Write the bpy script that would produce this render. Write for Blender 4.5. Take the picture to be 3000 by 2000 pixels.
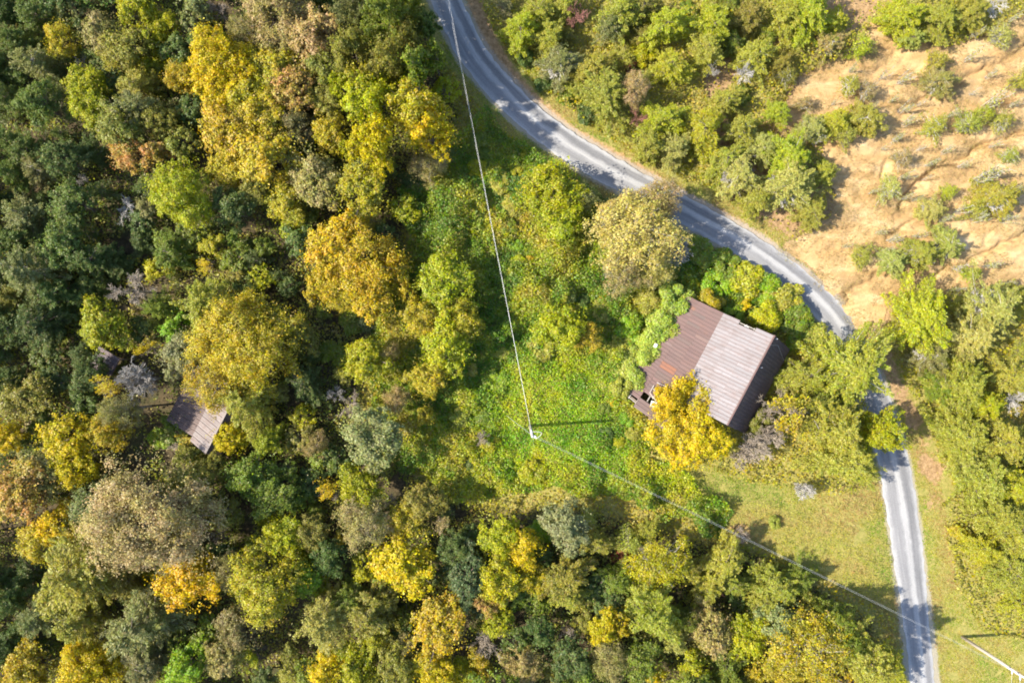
import bpy, bmesh, math, random
import numpy as np
from mathutils import Vector, Matrix

# ------------------------------------------------------------------ scene, camera, light
for o in list(bpy.data.objects): bpy.data.objects.remove(o)
scene = bpy.context.scene
COL = scene.collection
CAMH = 80.0                      # drone height above the ground (m)
MPP = 0.04                       # metres per photograph pixel at ground level

cam_d = bpy.data.cameras.new('camera'); cam = bpy.data.objects.new('camera', cam_d); COL.objects.link(cam)
cam.location = (0, 0, CAMH); cam.rotation_euler = (0, 0, 0)
cam_d.sensor_width = 36; cam_d.lens = 24.0; cam_d.clip_end = 3000
scene.camera = cam

SUN_EL = math.radians(42); SUN_TO = Vector((-0.998, -0.065, 0)).normalized()   # horizontal direction towards the sun
world = bpy.data.worlds.new('World'); scene.world = world; world.use_nodes = True
nt = world.node_tree; nt.nodes.clear()
sky = nt.nodes.new('ShaderNodeTexSky'); sky.sky_type = 'NISHITA'; sky.sun_disc = False
sky.sun_elevation = SUN_EL
sky.sun_rotation = math.atan2(SUN_TO.x, SUN_TO.y)
bg = nt.nodes.new('ShaderNodeBackground'); bg.inputs['Strength'].default_value = 0.15
wo = nt.nodes.new('ShaderNodeOutputWorld')
nt.links.new(sky.outputs[0], bg.inputs[0]); nt.links.new(bg.outputs[0], wo.inputs[0])
sun_d = bpy.data.lights.new('sun', 'SUN'); sun_d.energy = 4.8; sun_d.angle = math.radians(0.8)
sun_d.color = (1.0, 0.91, 0.75)
sun = bpy.data.objects.new('sun', sun_d); COL.objects.link(sun)
to_sun = Vector((SUN_TO.x*math.cos(SUN_EL), SUN_TO.y*math.cos(SUN_EL), math.sin(SUN_EL)))
sun.rotation_euler = to_sun.to_track_quat('Z', 'Y').to_euler(); sun.location = to_sun*200
vs = scene.view_settings; vs.view_transform = 'Standard'; vs.look = 'None'; vs.gamma = 1; vs.exposure = 1.28
vs.use_curve_mapping = False
scene.render.engine = 'CYCLES'; scene.cycles.filter_width = 1.9
scene.cycles.max_bounces = 6; scene.cycles.diffuse_bounces = 4; scene.cycles.transmission_bounces = 4

# ------------------------------------------------------------------ helpers
def P(px, py, h=0.0):
    """photograph pixel + height above ground -> world position (the height says how far along the ray)"""
    k = MPP*(1-h/CAMH)
    return Vector(((px-1500)*k, -(py-1000)*k, h))

def hash_grid(seed):
    return np.random.RandomState(seed).rand(256, 256)
_G = {}
def vnoise(x, y, scale, seed=0):
    g = _G.setdefault(seed, hash_grid(seed))
    x = np.asarray(x, float)/scale+1000.37; y = np.asarray(y, float)/scale+1000.71
    xi = np.floor(x).astype(int); yi = np.floor(y).astype(int)
    fx = x-xi; fy = y-yi; fx = fx*fx*(3-2*fx); fy = fy*fy*(3-2*fy)
    a = g[xi % 256, yi % 256]; b = g[(xi+1) % 256, yi % 256]; c = g[xi % 256, (yi+1) % 256]; d = g[(xi+1) % 256, (yi+1) % 256]
    return (a*(1-fx)+b*fx)*(1-fy)+(c*(1-fx)+d*fx)*fy
def fbm(x, y, scale, seed=0, octs=4):
    s = 0; a = .5
    for k in range(octs):
        s = s+a*vnoise(x, y, scale/2**k, seed+k); a *= .5
    return s/(1-.5**octs)
def poly_w(pts):
    return np.array([[P(a, b).x, P(a, b).y] for a, b in pts])
def inside(x, y, poly):
    x = np.asarray(x); y = np.asarray(y); r = np.zeros(x.shape, bool); n = len(poly); j = n-1
    for i in range(n):
        xi, yi = poly[i]; xj, yj = poly[j]
        c = ((yi > y) != (yj > y)) & (x < (xj-xi)*(y-yi)/(yj-yi+1e-12)+xi)
        r ^= c; j = i
    return r
def dist_poly(x, y, pts, closed=True):
    d = np.full(np.shape(x), 1e9); n = len(pts)
    for i in range(n if closed else n-1):
        a = pts[i]; b = pts[(i+1) % n]; ab = b-a; L = (ab**2).sum()+1e-12
        t = np.clip(((x-a[0])*ab[0]+(y-a[1])*ab[1])/L, 0, 1)
        d = np.minimum(d, np.hypot(x-a[0]-t*ab[0], y-a[1]-t*ab[1]))
    return d
def sdf(x, y, poly):       # positive inside
    d = dist_poly(x, y, poly); return np.where(inside(x, y, poly), d, -d)

def mesh_np(name, V, F, smooth=False):
    """V (n,3), F (m,k) with one k"""
    V = np.asarray(V, np.float32); F = np.asarray(F, np.int32)
    me = bpy.data.meshes.new(name); k = F.shape[1]; m = len(F)
    me.vertices.add(len(V)); me.vertices.foreach_set('co', V.ravel())
    me.loops.add(m*k); me.loops.foreach_set('vertex_index', F.ravel())
    me.polygons.add(m); me.polygons.foreach_set('loop_start', np.arange(0, m*k, k, dtype=np.int32))
    me.polygons.foreach_set('loop_total', np.full(m, k, np.int32))
    if smooth: me.polygons.foreach_set('use_smooth', np.ones(m, bool))
    me.update(calc_edges=True); me.validate(); return me
def add_obj(name, me, mat=None, parent=None):
    o = bpy.data.objects.new(name, me); COL.objects.link(o)
    if mat is not None and me is not None and len(me.materials) == 0: me.materials.append(mat)
    if parent is not None: o.parent = parent
    return o
def empty(name, loc=(0, 0, 0)):
    o = bpy.data.objects.new(name, None); COL.objects.link(o); o.location = loc; o.empty_display_size = .3; return o
def tag(o, label, cat, group=None):
    o['label'] = label; o['category'] = cat
    if group: o['group'] = group
    return o
def stuff(o, label, cat):
    o['kind'] = 'stuff'; o['label'] = label; o['category'] = cat; return o
def structure(o):
    o['kind'] = 'structure'; return o
def set_color_attr(me, col):
    a = me.color_attributes.new('col', 'FLOAT_COLOR', 'POINT')
    c = np.ones((len(me.vertices), 4), np.float32); c[:, :3] = col
    a.data.foreach_set('color', c.ravel())
def set_float_attr(me, name, v):
    a = me.attributes.new(name, 'FLOAT', 'POINT'); a.data.foreach_set('value', np.asarray(v, np.float32).ravel())

def tube_np(paths, sides):
    """paths: list of (pts (n,3), radii (n)); returns V,F of quads"""
    Vs = []; Fs = []; off = 0
    for pts, rad in paths:
        pts = np.asarray(pts, float); n = len(pts)
        d = np.gradient(pts, axis=0); d /= np.linalg.norm(d, axis=1)[:, None]+1e-9
        ref = np.where(np.abs(d[:, 2:3]) > .9, np.array([[1., 0, 0]]), np.array([[0, 0, 1.]]))
        a = np.cross(d, ref); a /= np.linalg.norm(a, axis=1)[:, None]+1e-9; b = np.cross(d, a)
        th = np.arange(sides)*2*np.pi/sides
        ring = pts[:, None, :]+np.asarray(rad)[:, None, None]*(np.cos(th)[None, :, None]*a[:, None, :]+np.sin(th)[None, :, None]*b[:, None, :])
        Vs.append(ring.reshape(-1, 3))
        i = np.arange(n-1)[:, None]*sides; j = np.arange(sides)[None, :]; j2 = (j+1) % sides
        Fs.append(np.stack([i+j, i+j2, i+sides+j2, i+sides+j], -1).reshape(-1, 4)+off); off += n*sides
    return np.concatenate(Vs), np.concatenate(Fs)
def tube_obj(name, pts, r, mat, parent=None, sides=8):
    pts = [tuple(p) for p in pts]; rr = r if hasattr(r, '__len__') else [r]*len(pts)
    V, F = tube_np([(pts, rr)], sides)
    me = mesh_np(name, V, F, True)
    if sides >= 6:                       # cap the ends
        bm = bmesh.new(); bm.from_mesh(me); bmesh.ops.holes_fill(bm, edges=[e for e in bm.edges if e.is_boundary], sides=0); bm.to_mesh(me); bm.free()
    return add_obj(name, me, mat, parent)
def box_me(name, sx, sy, sz, c=(0, 0, 0), bevel=0.0):
    bm = bmesh.new(); bmesh.ops.create_cube(bm, size=1)
    bmesh.ops.scale(bm, vec=(sx, sy, sz), verts=bm.verts); bmesh.ops.translate(bm, vec=c, verts=bm.verts)
    if bevel: bmesh.ops.bevel(bm, geom=bm.edges[:], offset=bevel, segments=1, affect='EDGES')
    me = bpy.data.meshes.new(name); bm.to_mesh(me); bm.free(); return me
def beam(name, a, b, w, t, mat, parent=None):
    a = Vector(a); b = Vector(b); d = b-a; me = box_me(name, w, t, d.length, (0, 0, d.length/2), min(w, t)*.08)
    o = add_obj(name, me, mat, parent); o.location = a; o.rotation_euler = d.to_track_quat('Z', 'Y').to_euler(); return o

# ------------------------------------------------------------------ materials
def new_mat(name):
    m = bpy.data.materials.new(name); m.use_nodes = True; nt = m.node_tree; nt.nodes.clear()
    out = nt.nodes.new('ShaderNodeOutputMaterial'); return m, nt, out
def N(nt, t, **kw):
    n = nt.nodes.new(t)
    for k, v in kw.items(): setattr(n, k, v)
    return n
def math_n(nt, op, a, b=None, clamp=False):
    n = N(nt, 'ShaderNodeMath', operation=op, use_clamp=clamp)
    for i, v in enumerate((a, b)):
        if v is None: continue
        if isinstance(v, (int, float)): n.inputs[i].default_value = v
        else: nt.links.new(v, n.inputs[i])
    return n.outputs[0]
def mixc(nt, fac, a, b, mode='MIX'):
    n = N(nt, 'ShaderNodeMix', data_type='RGBA', blend_type=mode)
    for s, v in ((n.inputs[0], fac), (n.inputs[6], a), (n.inputs[7], b)):
        if isinstance(v, (int, float)): s.default_value = v
        elif isinstance(v, tuple): s.default_value = (*v, 1)
        else: nt.links.new(v, s)
    return n.outputs[2]
def noise_n(nt, vec, scale, detail=4, rough=.55, dist=0):
    n = N(nt, 'ShaderNodeTexNoise'); n.inputs['Scale'].default_value = scale; n.inputs['Detail'].default_value = detail
    n.inputs['Roughness'].default_value = rough; n.inputs['Distortion'].default_value = dist
    if vec is not None: nt.links.new(vec, n.inputs['Vector'])
    return n.outputs['Fac']
def ramp(nt, fac, stops):
    r = N(nt, 'ShaderNodeValToRGB'); e = r.color_ramp.elements
    while len(e) < len(stops): e.new(.5)
    for k, (p, c) in enumerate(stops):
        e[k].position = p; e[k].color = (*c, 1) if isinstance(c, tuple) else (c, c, c, 1)
    nt.links.new(fac, r.inputs[0]); return r.outputs[0]
def bsdf(nt, out, col, rough=.9, bump=None, bstr=.5, bdist=.05, spec=.2, metal=0.0):
    b = N(nt, 'ShaderNodeBsdfPrincipled'); b.inputs['Specular IOR Level'].default_value = spec
    b.inputs['Metallic'].default_value = metal
    for s, v in ((b.inputs['Base Color'], col), (b.inputs['Roughness'], rough)):
        if isinstance(v, (int, float)): s.default_value = v
        elif isinstance(v, tuple): s.default_value = (*v, 1)
        else: nt.links.new(v, s)
    if bump is not None:
        bn = N(nt, 'ShaderNodeBump'); bn.inputs['Strength'].default_value = bstr; bn.inputs['Distance'].default_value = bdist
        nt.links.new(bump, bn.inputs['Height']); nt.links.new(bn.outputs[0], b.inputs['Normal'])
    nt.links.new(b.outputs[0], out.inputs[0]); return b

def leaf_material(name, use_attr):
    m, nt, out = new_mat(name)
    geo = N(nt, 'ShaderNodeNewGeometry'); rnd = geo.outputs['Random Per Island']
    if use_attr:
        at = N(nt, 'ShaderNodeAttribute', attribute_name='col'); base = at.outputs['Color']
    else:
        oi = N(nt, 'ShaderNodeObjectInfo')
        at = N(nt, 'ShaderNodeAttribute', attribute_type='OBJECT', attribute_name='tint')
        tc = N(nt, 'ShaderNodeTexCoord')
        nz = noise_n(nt, tc.outputs['Object'], .55, 4, .65)
        nz = ramp(nt, nz, [(.42, 0.0), (.58, 1.0)])
        base = mixc(nt, nz, oi.outputs['Color'], at.outputs['Color'])
    r2 = math_n(nt, 'FRACT', math_n(nt, 'MULTIPLY', rnd, 17.31))
    r3 = math_n(nt, 'FRACT', math_n(nt, 'MULTIPLY', rnd, 91.7))
    h = N(nt, 'ShaderNodeHueSaturation')
    nt.links.new(math_n(nt, 'ADD', math_n(nt, 'MULTIPLY', r2, .05), .475), h.inputs['Hue'])
    nt.links.new(math_n(nt, 'ADD', math_n(nt, 'MULTIPLY', r3, .32), .92), h.inputs['Saturation'])
    nt.links.new(math_n(nt, 'ADD', math_n(nt, 'MULTIPLY', rnd, .50), .75), h.inputs['Value'])
    r4 = math_n(nt, 'FRACT', math_n(nt, 'MULTIPLY', rnd, 233.1))        # some leaves already withered
    base = mixc(nt, math_n(nt, 'MULTIPLY', math_n(nt, 'GREATER_THAN', r4, .88), .55), base, (.24, .17, .07))
    nt.links.new(base, h.inputs['Color'])
    d = N(nt, 'ShaderNodeBsdfDiffuse'); nt.links.new(h.outputs[0], d.inputs[0])
    t = N(nt, 'ShaderNodeBsdfTranslucent'); nt.links.new(h.outputs[0], t.inputs[0])
    g = N(nt, 'ShaderNodeBsdfGlossy'); g.inputs['Roughness'].default_value = .45; g.inputs[0].default_value = (.9, .9, .9, 1)
    mx = N(nt, 'ShaderNodeMixShader'); mx.inputs[0].default_value = .45
    nt.links.new(d.outputs[0], mx.inputs[1]); nt.links.new(t.outputs[0], mx.inputs[2])
    m2 = N(nt, 'ShaderNodeMixShader'); m2.inputs[0].default_value = .015
    nt.links.new(mx.outputs[0], m2.inputs[1]); nt.links.new(g.outputs[0], m2.inputs[2])
    nt.links.new(m2.outputs[0], out.inputs[0]); return m
M_LEAF = leaf_material('leaf', False)
M_COVER = leaf_material('ground_leaf', True)

def bark_material():
    m, nt, out = new_mat('bark')
    oi = N(nt, 'ShaderNodeObjectInfo'); tc = N(nt, 'ShaderNodeTexCoord')
    nz = noise_n(nt, tc.outputs['Object'], 4, 5, .65)
    c = mixc(nt, 1.0, oi.outputs['Color'], ramp(nt, nz, [(.3, .55), (.7, 1.15)]), 'MULTIPLY')
    bsdf(nt, out, c, .95, nz, .6, .03); return m
M_BARK = bark_material()

def ground_material():
    m, nt, out = new_mat('ground')
    tc = N(nt, 'ShaderNodeTexCoord'); v = tc.outputs['Object']
    n1 = noise_n(nt, v, .35, 6, .6); n2 = noise_n(nt, v, 2.2, 5, .65); n3 = noise_n(nt, v, 9, 4, .6)
    litter = mixc(nt, ramp(nt, n2, [(.35, 0.), (.65, 1.)]), (.045, .036, .020), (.10, .075, .04))
    litter = mixc(nt, ramp(nt, n1, [(.5, 0.), (.66, .6)]), litter, (.05, .07, .02))
    grass = mixc(nt, ramp(nt, n2, [(.35, 0.), (.65, 1.)]), (.17, .18, .035), (.30, .26, .075))
    grass = mixc(nt, ramp(nt, n3, [(.45, 0.), (.7, .7)]), grass, (.30, .23, .10))
    soil = mixc(nt, ramp(nt, n2, [(.35, 0.), (.7, 1.)]), (.20, .125, .06), (.42, .28, .15))
    ga = N(nt, 'ShaderNodeAttribute', attribute_name='grass').outputs['Fac']
    sa = N(nt, 'ShaderNodeAttribute', attribute_name='soil').outputs['Fac']
    w = math_n(nt, 'SUBTRACT', math_n(nt, 'ADD', n2, math_n(nt, 'MULTIPLY', n3, .5)), .75)
    gm = ramp(nt, math_n(nt, 'ADD', ga, w), [(.35, 0.), (.65, 1.)])
    sm = ramp(nt, math_n(nt, 'ADD', sa, w), [(.38, 0.), (.62, 1.)])
    c = mixc(nt, gm, litter, grass); c = mixc(nt, sm, c, soil)
    gv = N(nt, 'ShaderNodeAttribute', attribute_name='gravel').outputs['Fac']
    c = mixc(nt, ramp(nt, math_n(nt, 'ADD', gv, math_n(nt, 'MULTIPLY', math_n(nt, 'SUBTRACT', n3, .5), 1.6)), [(.5, 0.), (.7, .8)]), c, (.30, .27, .23))
    bsdf(nt, out, c, .95, math_n(nt, 'ADD', n2, n3), .7, .12); return m
def clay_material():
    m, nt, out = new_mat('clay')
    tc = N(nt, 'ShaderNodeTexCoord'); v = tc.outputs['Object']
    mp = N(nt, 'ShaderNodeMapping'); mp.inputs['Rotation'].default_value = (0, 0, math.radians(-30)); mp.inputs['Scale'].default_value = (.35, 1.2, 1)
    nt.links.new(v, mp.inputs['Vector'])
    s1 = noise_n(nt, mp.outputs[0], .55, 6, .62, .6); s2 = noise_n(nt, v, 3.0, 5, .65); s3 = noise_n(nt, v, 11, 4, .7); s4 = noise_n(nt, v, .22, 4, .6)
    c = ramp(nt, s1, [(.25, (.36, .215, .09)), (.45, (.44, .285, .13)), (.60, (.51, .355, .18)), (.78, (.62, .50, .34))])
    c = mixc(nt, ramp(nt, s2, [(.52, 0.), (.74, .5)]), c, (.32, .20, .095))
    c = mixc(nt, ramp(nt, math_n(nt, 'ADD', math_n(nt, 'MULTIPLY', s4, .7), math_n(nt, 'MULTIPLY', s3, .4)), [(.56, 0.), (.66, .65)]), c, (.22, .15, .075))
    bsdf(nt, out, c, .95, math_n(nt, 'ADD', s2, s3), .8, .10); return m
def road_material():
    m, nt, out = new_mat('road_gravel_asphalt')
    uv = N(nt, 'ShaderNodeUVMap'); sp = N(nt, 'ShaderNodeSeparateXYZ'); nt.links.new(uv.outputs[0], sp.inputs[0])
    tc = N(nt, 'ShaderNodeTexCoord'); v = tc.outputs['Object']
    mp = N(nt, 'ShaderNodeMapping'); mp.inputs['Scale'].default_value = (9, .12, 1); nt.links.new(uv.outputs[0], mp.inputs['Vector'])
    st = noise_n(nt, mp.outputs[0], 1, 4, .6)
    fine = noise_n(nt, v, 9, 4, .7); mid = noise_n(nt, v, .8, 5, .6)
    u = math_n(nt, 'ADD', sp.outputs[0], math_n(nt, 'MULTIPLY', math_n(nt, 'SUBTRACT', mid, .5), .16))
    # loose pale stone at both edges and between the two wheel tracks
    band = ramp(nt, u, [(.03, .75), (.16, .30), (.38, .22), (.50, .75), (.60, .70), (.70, .05), (.84, .08), (.96, .8)])
    f = math_n(nt, 'ADD', math_n(nt, 'MULTIPLY', band, .65), math_n(nt, 'SUBTRACT', math_n(nt, 'ADD', math_n(nt, 'MULTIPLY', st, .6), math_n(nt, 'MULTIPLY', fine, .6)), .5))
    c = ramp(nt, f, [(.0, (.13, .132, .14)), (.35, (.225, .225, .235)), (.6, (.325, .325, .33)), (.95, (.47, .465, .46))])
    bsdf(nt, out, c, .9, fine, .6, .05); return m
def metal_roof_material(name, rust=.5):
    m, nt, out = new_mat(name)
    oi = N(nt, 'ShaderNodeObjectInfo'); tc = N(nt, 'ShaderNodeTexCoord'); v = tc.outputs['Object']
    va = N(nt, 'ShaderNodeVectorMath', operation='ADD'); nt.links.new(v, va.inputs[0])
    cb = N(nt, 'ShaderNodeCombineXYZ')
    for i in range(3): nt.links.new(math_n(nt, 'MULTIPLY', oi.outputs['Random'], 40+13*i), cb.inputs[i])
    nt.links.new(cb.outputs[0], va.inputs[1]); v2 = va.outputs[0]
    n1 = noise_n(nt, v2, 1.3, 5, .65); n2 = noise_n(nt, v2, 7, 4, .7)
    mp = N(nt, 'ShaderNodeMapping'); mp.inputs['Scale'].default_value = (9, .7, 1); nt.links.new(v2, mp.inputs['Vector'])
    n3 = noise_n(nt, mp.outputs[0], 1, 4, .6)
    k = math_n(nt, 'ADD', math_n(nt, 'MULTIPLY', oi.outputs['Random'], .16), .92)
    cc = N(nt, 'ShaderNodeCombineColor')
    for i in range(3): nt.links.new(k, cc.inputs[i])
    c = mixc(nt, 1., oi.outputs['Color'], cc.outputs[0], 'MULTIPLY')
    c = mixc(nt, ramp(nt, n3, [(.42, 0.), (.75, .55)]), c, (.17, .095, .075))
    c = mixc(nt, ramp(nt, n1, [(.58, 0.), (.75, rust)]), c, (.16, .08, .055))
    c = mixc(nt, ramp(nt, n2, [(.62, 0.), (.8, .5)]), c, (.09, .06, .05))
    gp = N(nt, 'ShaderNodeNewGeometry'); w1_ = noise_n(nt, gp.outputs['Position'], .45, 6, .65); w2_ = noise_n(nt, gp.outputs['Position'], 2.4, 5, .7)   # stains spreading over many sheets
    c = mixc(nt, ramp(nt, w1_, [(.48, 0.), (.68, .5)]), c, (.13, .09, .08)); c = mixc(nt, ramp(nt, w2_, [(.58, 0.), (.72, .55)]), c, (.075, .058, .05))
    sx = N(nt, 'ShaderNodeSeparateXYZ'); nt.links.new(v, sx.inputs[0])   # rib shadows painted along the lap seams in a rusty, grimy tone
    seam_shade = ramp(nt, math_n(nt, 'ADD', sx.outputs[0], math_n(nt, 'MULTIPLY', math_n(nt, 'SUBTRACT', n3, .5), .05)), [(.03, 1.), (.10, .0)])
    c = mixc(nt, math_n(nt, 'MULTIPLY', seam_shade, .55), c, (.085, .055, .05))
    end = ramp(nt, sx.outputs[1], [(.02, 1.), (.14, .0)])
    c = mixc(nt, math_n(nt, 'MULTIPLY', end, .35), c, (.14, .085, .07))
    bsdf(nt, out, c, .62, n2, .25, .02, .35, .0); return m
def wood_material(name, c1, c2):
    m, nt, out = new_mat(name); tc = N(nt, 'ShaderNodeTexCoord')
    mp = N(nt, 'ShaderNodeMapping'); mp.inputs['Scale'].default_value = (12, 12, .8); nt.links.new(tc.outputs['Object'], mp.inputs['Vector'])
    n1 = noise_n(nt, mp.outputs[0], 1, 5, .6)
    bsdf(nt, out, ramp(nt, n1, [(.3, c1), (.7, c2)]), .85, n1, .4, .01); return m
def plain(name, col, rough=.5, metal=0., spec=.3):
    m, nt, out = new_mat(name); tc = N(nt, 'ShaderNodeTexCoord'); n1 = noise_n(nt, tc.outputs['Object'], 6, 4, .6)
    c = mixc(nt, ramp(nt, n1, [(.3, 0.), (.8, .5)]), col, tuple(x*.7 for x in col))
    bsdf(nt, out, c, rough, None, metal=metal, spec=spec); return m
M_GROUND = ground_material(); M_CLAY = clay_material(); M_ROAD = road_material()
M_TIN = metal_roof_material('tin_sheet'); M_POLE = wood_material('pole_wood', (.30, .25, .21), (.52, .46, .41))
M_BOARD = wood_material('weathered_board', (.13, .10, .08), (.26, .21, .17)); M_PALE = wood_material('pale_batten', (.30, .27, .24), (.48, .45, .41))
M_WIRE = plain('aluminium_wire', (.60, .60, .60), .45, .3, .5); M_INS = plain('porcelain', (.78, .80, .82), .25, 0, .5)
M_STEEL = plain('galvanised_steel', (.45, .46, .47), .5, .5, .4); M_GLASS = plain('window_glass', (.03, .04, .045), .08, 0, .6)
M_BLOCK = plain('white_scrap', (.55, .56, .57), .6)

# ------------------------------------------------------------------ layout traced on the photograph (pixels, ground contact)
road_c = [(1262, -130, 88), (1282, -60, 88), (1306, 0, 86), (1346, 85, 86), (1394, 171, 84), (1465, 256, 82), (1551, 342, 84), (1660, 424, 86), (1769, 491, 86), (1889, 556, 84),
          (2030, 630, 82), (2170, 708, 82), (2271, 776, 82), (2348, 836, 84), (2412, 893, 86), (2468, 964, 88), (2520, 1065, 86), (2570, 1185, 88), (2604, 1300, 92), (2627, 1403, 96),
          (2643, 1501, 96), (2655, 1586, 94), (2665, 1672, 88), (2674, 1736, 84), (2690, 1864, 76), (2703, 1997, 74), (2714, 2090, 74), (2725, 2180, 74)]
rc = np.array([[P(a, b).x, P(a, b).y] for a, b, w in road_c]); rw = np.array([w*MPP*.93 for *_, w in road_c])
def catmull(p, n=10):
    out = []
    q = np.vstack([2*p[0]-p[1], p, 2*p[-1]-p[-2]])
    for i in range(1, len(q)-2):
        t = np.linspace(0, 1, n, endpoint=False)[:, None]
        a, b, c, d = q[i-1], q[i], q[i+1], q[i+2]
        out.append(.5*((2*b)+(-a+c)*t+(2*a-5*b+4*c-d)*t*t+(-a+3*b-3*c+d)*t**3))
    out.append(q[-2:-1]); return np.vstack(out)
road_line = catmull(rc, 12); road_w = catmull(rw[:, None], 12)[:, 0]
def road_dist(x, y): return dist_poly(x, y, road_line[::4], False)

clay_poly = poly_w([(2290, 330), (2330, 235), (2430, 190), (2500, 120), (2540, 90), (2600, 60), (2650, 110), (2760, 150), (2900, 105), (3060, 10), (3060, 880), (2960, 850), (2850, 870), (2720, 850),
                    (2610, 870), (2590, 985), (2540, 985), (2490, 930), (2425, 850), (2350, 775), (2290, 735), (2340, 690), (2420, 640), (2440, 560), (2420, 500), (2400, 420), (2330, 400), (2230, 360)])
soil_poly = poly_w([(2480, 960), (2600, 970), (2640, 1100), (2720, 1250), (2760, 1380), (2770, 1450), (2730, 1480), (2690, 1380), (2660, 1290), (2600, 1130), (2540, 1020)])
soil2_poly = poly_w([(2040, 180), (2500, 100), (2620, 0), (2480, -50), (2300, 60), (2100, 300), (2180, 420), (2400, 480), (2440, 620), (2300, 700), (2200, 640), (2100, 560), (2080, 330)])
grass_poly = poly_w([(1640, 1340), (1760, 1310), (1900, 1320), (2060, 1350), (2200, 1400), (2400, 1430), (2570, 1400), (2640, 1600), (2690, 1900), (2710, 2100), (2600, 2100), (2590, 1800), (2480, 1740), (2300, 1650), (2150, 1570), (1950, 1480), (1780, 1400)])
verge_poly = poly_w([(2640, 1290), (2740, 1330), (2770, 1500), (2800, 1700), (2880, 1830), (3080, 1880), (3080, 2120), (2700, 2120), (2690, 1800)])
kudzu_poly = poly_w([(1330, 430), (1430, 340), (1480, 390), (1560, 440), (1640, 490), (1760, 560), (1980, 690), (2130, 770), (2290, 840), (2400, 930), (2460, 1000), (2420, 1040), (2330, 1020), (2280, 960), (2180, 900), (2010, 850), (1900, 980), (1810, 1150),
                     (1880, 1230), (1930, 1290), (1900, 1330), (2150, 1480), (2100, 1560), (1900, 1470), (1600, 1420), (1380, 1460), (1130, 1340), (1110, 1150), (1080, 1000), (1160, 880), (1210, 700), (1190, 560), (1280, 540)])
house_fp = poly_w([(2000, 885), (2230, 1000), (2245, 1030), (2120, 1265), (1880, 1215), (1860, 1130)])
def ground_z(x, y):
    b = (fbm(x, y, 9, 5, 3)-.5)*.55
    k = np.clip((road_dist(x, y)-2.2)/3.5, 0, 1)
    return b*k

# ground: one sheet, fine in view and coarse beyond
xs = np.concatenate([-np.geomspace(80, 900, 16)[::-1], np.arange(-79.5, 79.6, .5), np.geomspace(80, 900, 16)])
ys = np.concatenate([-np.geomspace(56, 900, 18)[::-1], np.arange(-55.5, 55.6, .5), np.geomspace(56, 900, 18)])
X, Y = np.meshgrid(xs, ys, indexing='ij'); nx, ny = X.shape
rd = road_dist(X, Y); Z = ground_z(X, Y)
gm = np.clip(sdf(X, Y, grass_poly)/2+.5, 0, 1)
gm = np.maximum(gm, np.clip(sdf(X, Y, verge_poly)/2+.5, 0, 1))
gm = np.maximum(gm, np.clip((4.6-rd)/1.6, 0, 1))
wood1 = poly_w([(-260, -200), (1250, -200), (1260, 120), (1330, 330), (1290, 520), (1180, 620), (1150, 900), (1050, 1000), (1060, 1200), (1100, 1340), (1400, 1500), (1700, 1500), (2000, 1580), (2250, 1640), (2550, 1830), (2560, 2200), (-260, 2200)])
gm = np.maximum(gm, np.clip(.4-sdf(X, Y, wood1)/3, 0, .85))
sm = np.maximum(np.clip(sdf(X, Y, soil_poly)/3.5+.45+(fbm(X, Y, 2.2, 15)-.5)*1.2, 0, 1), np.clip(sdf(X, Y, soil2_poly)/2+.4, 0, .75))
sm = np.maximum(sm, np.clip(sdf(X, Y, clay_poly)/1.5+.8, 0, 1))
bp_ = P(2166, 1562); sm = np.maximum(sm, np.clip(1.5-np.hypot(X-bp_.x, Y-bp_.y)/1.3, 0, 1))
rut = poly_w([(1365, -60), (1400, 40), (1440, 130), (1490, 215), (1560, 295), (1640, 365), (1730, 425), (1850, 490), (1960, 560), (2060, 610), (2160, 660), (2260, 730)])
dr = dist_poly(X, Y, rut, False)
sm = np.maximum(sm, np.clip(1.1-dr/1.5, 0, 1)); Z -= .18*np.exp(-(dr/.6)**2)
Z -= 1.9*np.clip((sdf(X, Y, clay_poly)-1.3)/1.2, 0, 1)      # room for the gullies of the clay bank
I = np.arange(nx*ny).reshape(nx, ny)
F = np.stack([I[:-1, :-1], I[1:, :-1], I[1:, 1:], I[:-1, 1:]], -1).reshape(-1, 4)
me = mesh_np('ground', np.stack([X, Y, Z], -1).reshape(-1, 3), F, True)
set_float_attr(me, 'gravel', np.clip(1-(rd-1.75)/.9, 0, 1)); set_float_attr(me, 'grass', gm); set_float_attr(me, 'soil', sm)
structure(add_obj('ground', me, M_GROUND))

# eroded clay bank with gullies cut into it
cx0, cy1 = P(2190, 0).x, P(0, -60).y; cx1, cy0 = P(3060, 0).x, P(0, 1000).y
xs = np.arange(cx0, cx1, .16); ys = np.arange(cy0, cy1, .16)
X, Y = np.meshgrid(xs, ys, indexing='ij'); nx, ny = X.shape
sd = sdf(X+(fbm(X, Y, 2.5, 31)-.5)*2.4, Y+(fbm(X, Y, 2.5, 41)-.5)*2.4, clay_poly)
Z = ground_z(X, Y)+.02+.38*np.clip(sd/1.6, 0, 1)*fbm(X, Y, 3.5, 11)
ca, sa_ = math.cos(math.radians(30)), math.sin(math.radians(30))
rx, ry = X*ca+Y*sa_, -X*sa_+Y*ca
rill = 1-np.abs(2*fbm(rx/3.2, ry, 1.1, 51, 3)-1)
Z -= .13*np.clip(rill-.72, 0, 1)/.28*np.clip(sd/1.5, 0, 1)
Z += .10*fbm(X, Y, 1.0, 21, 4)
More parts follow.
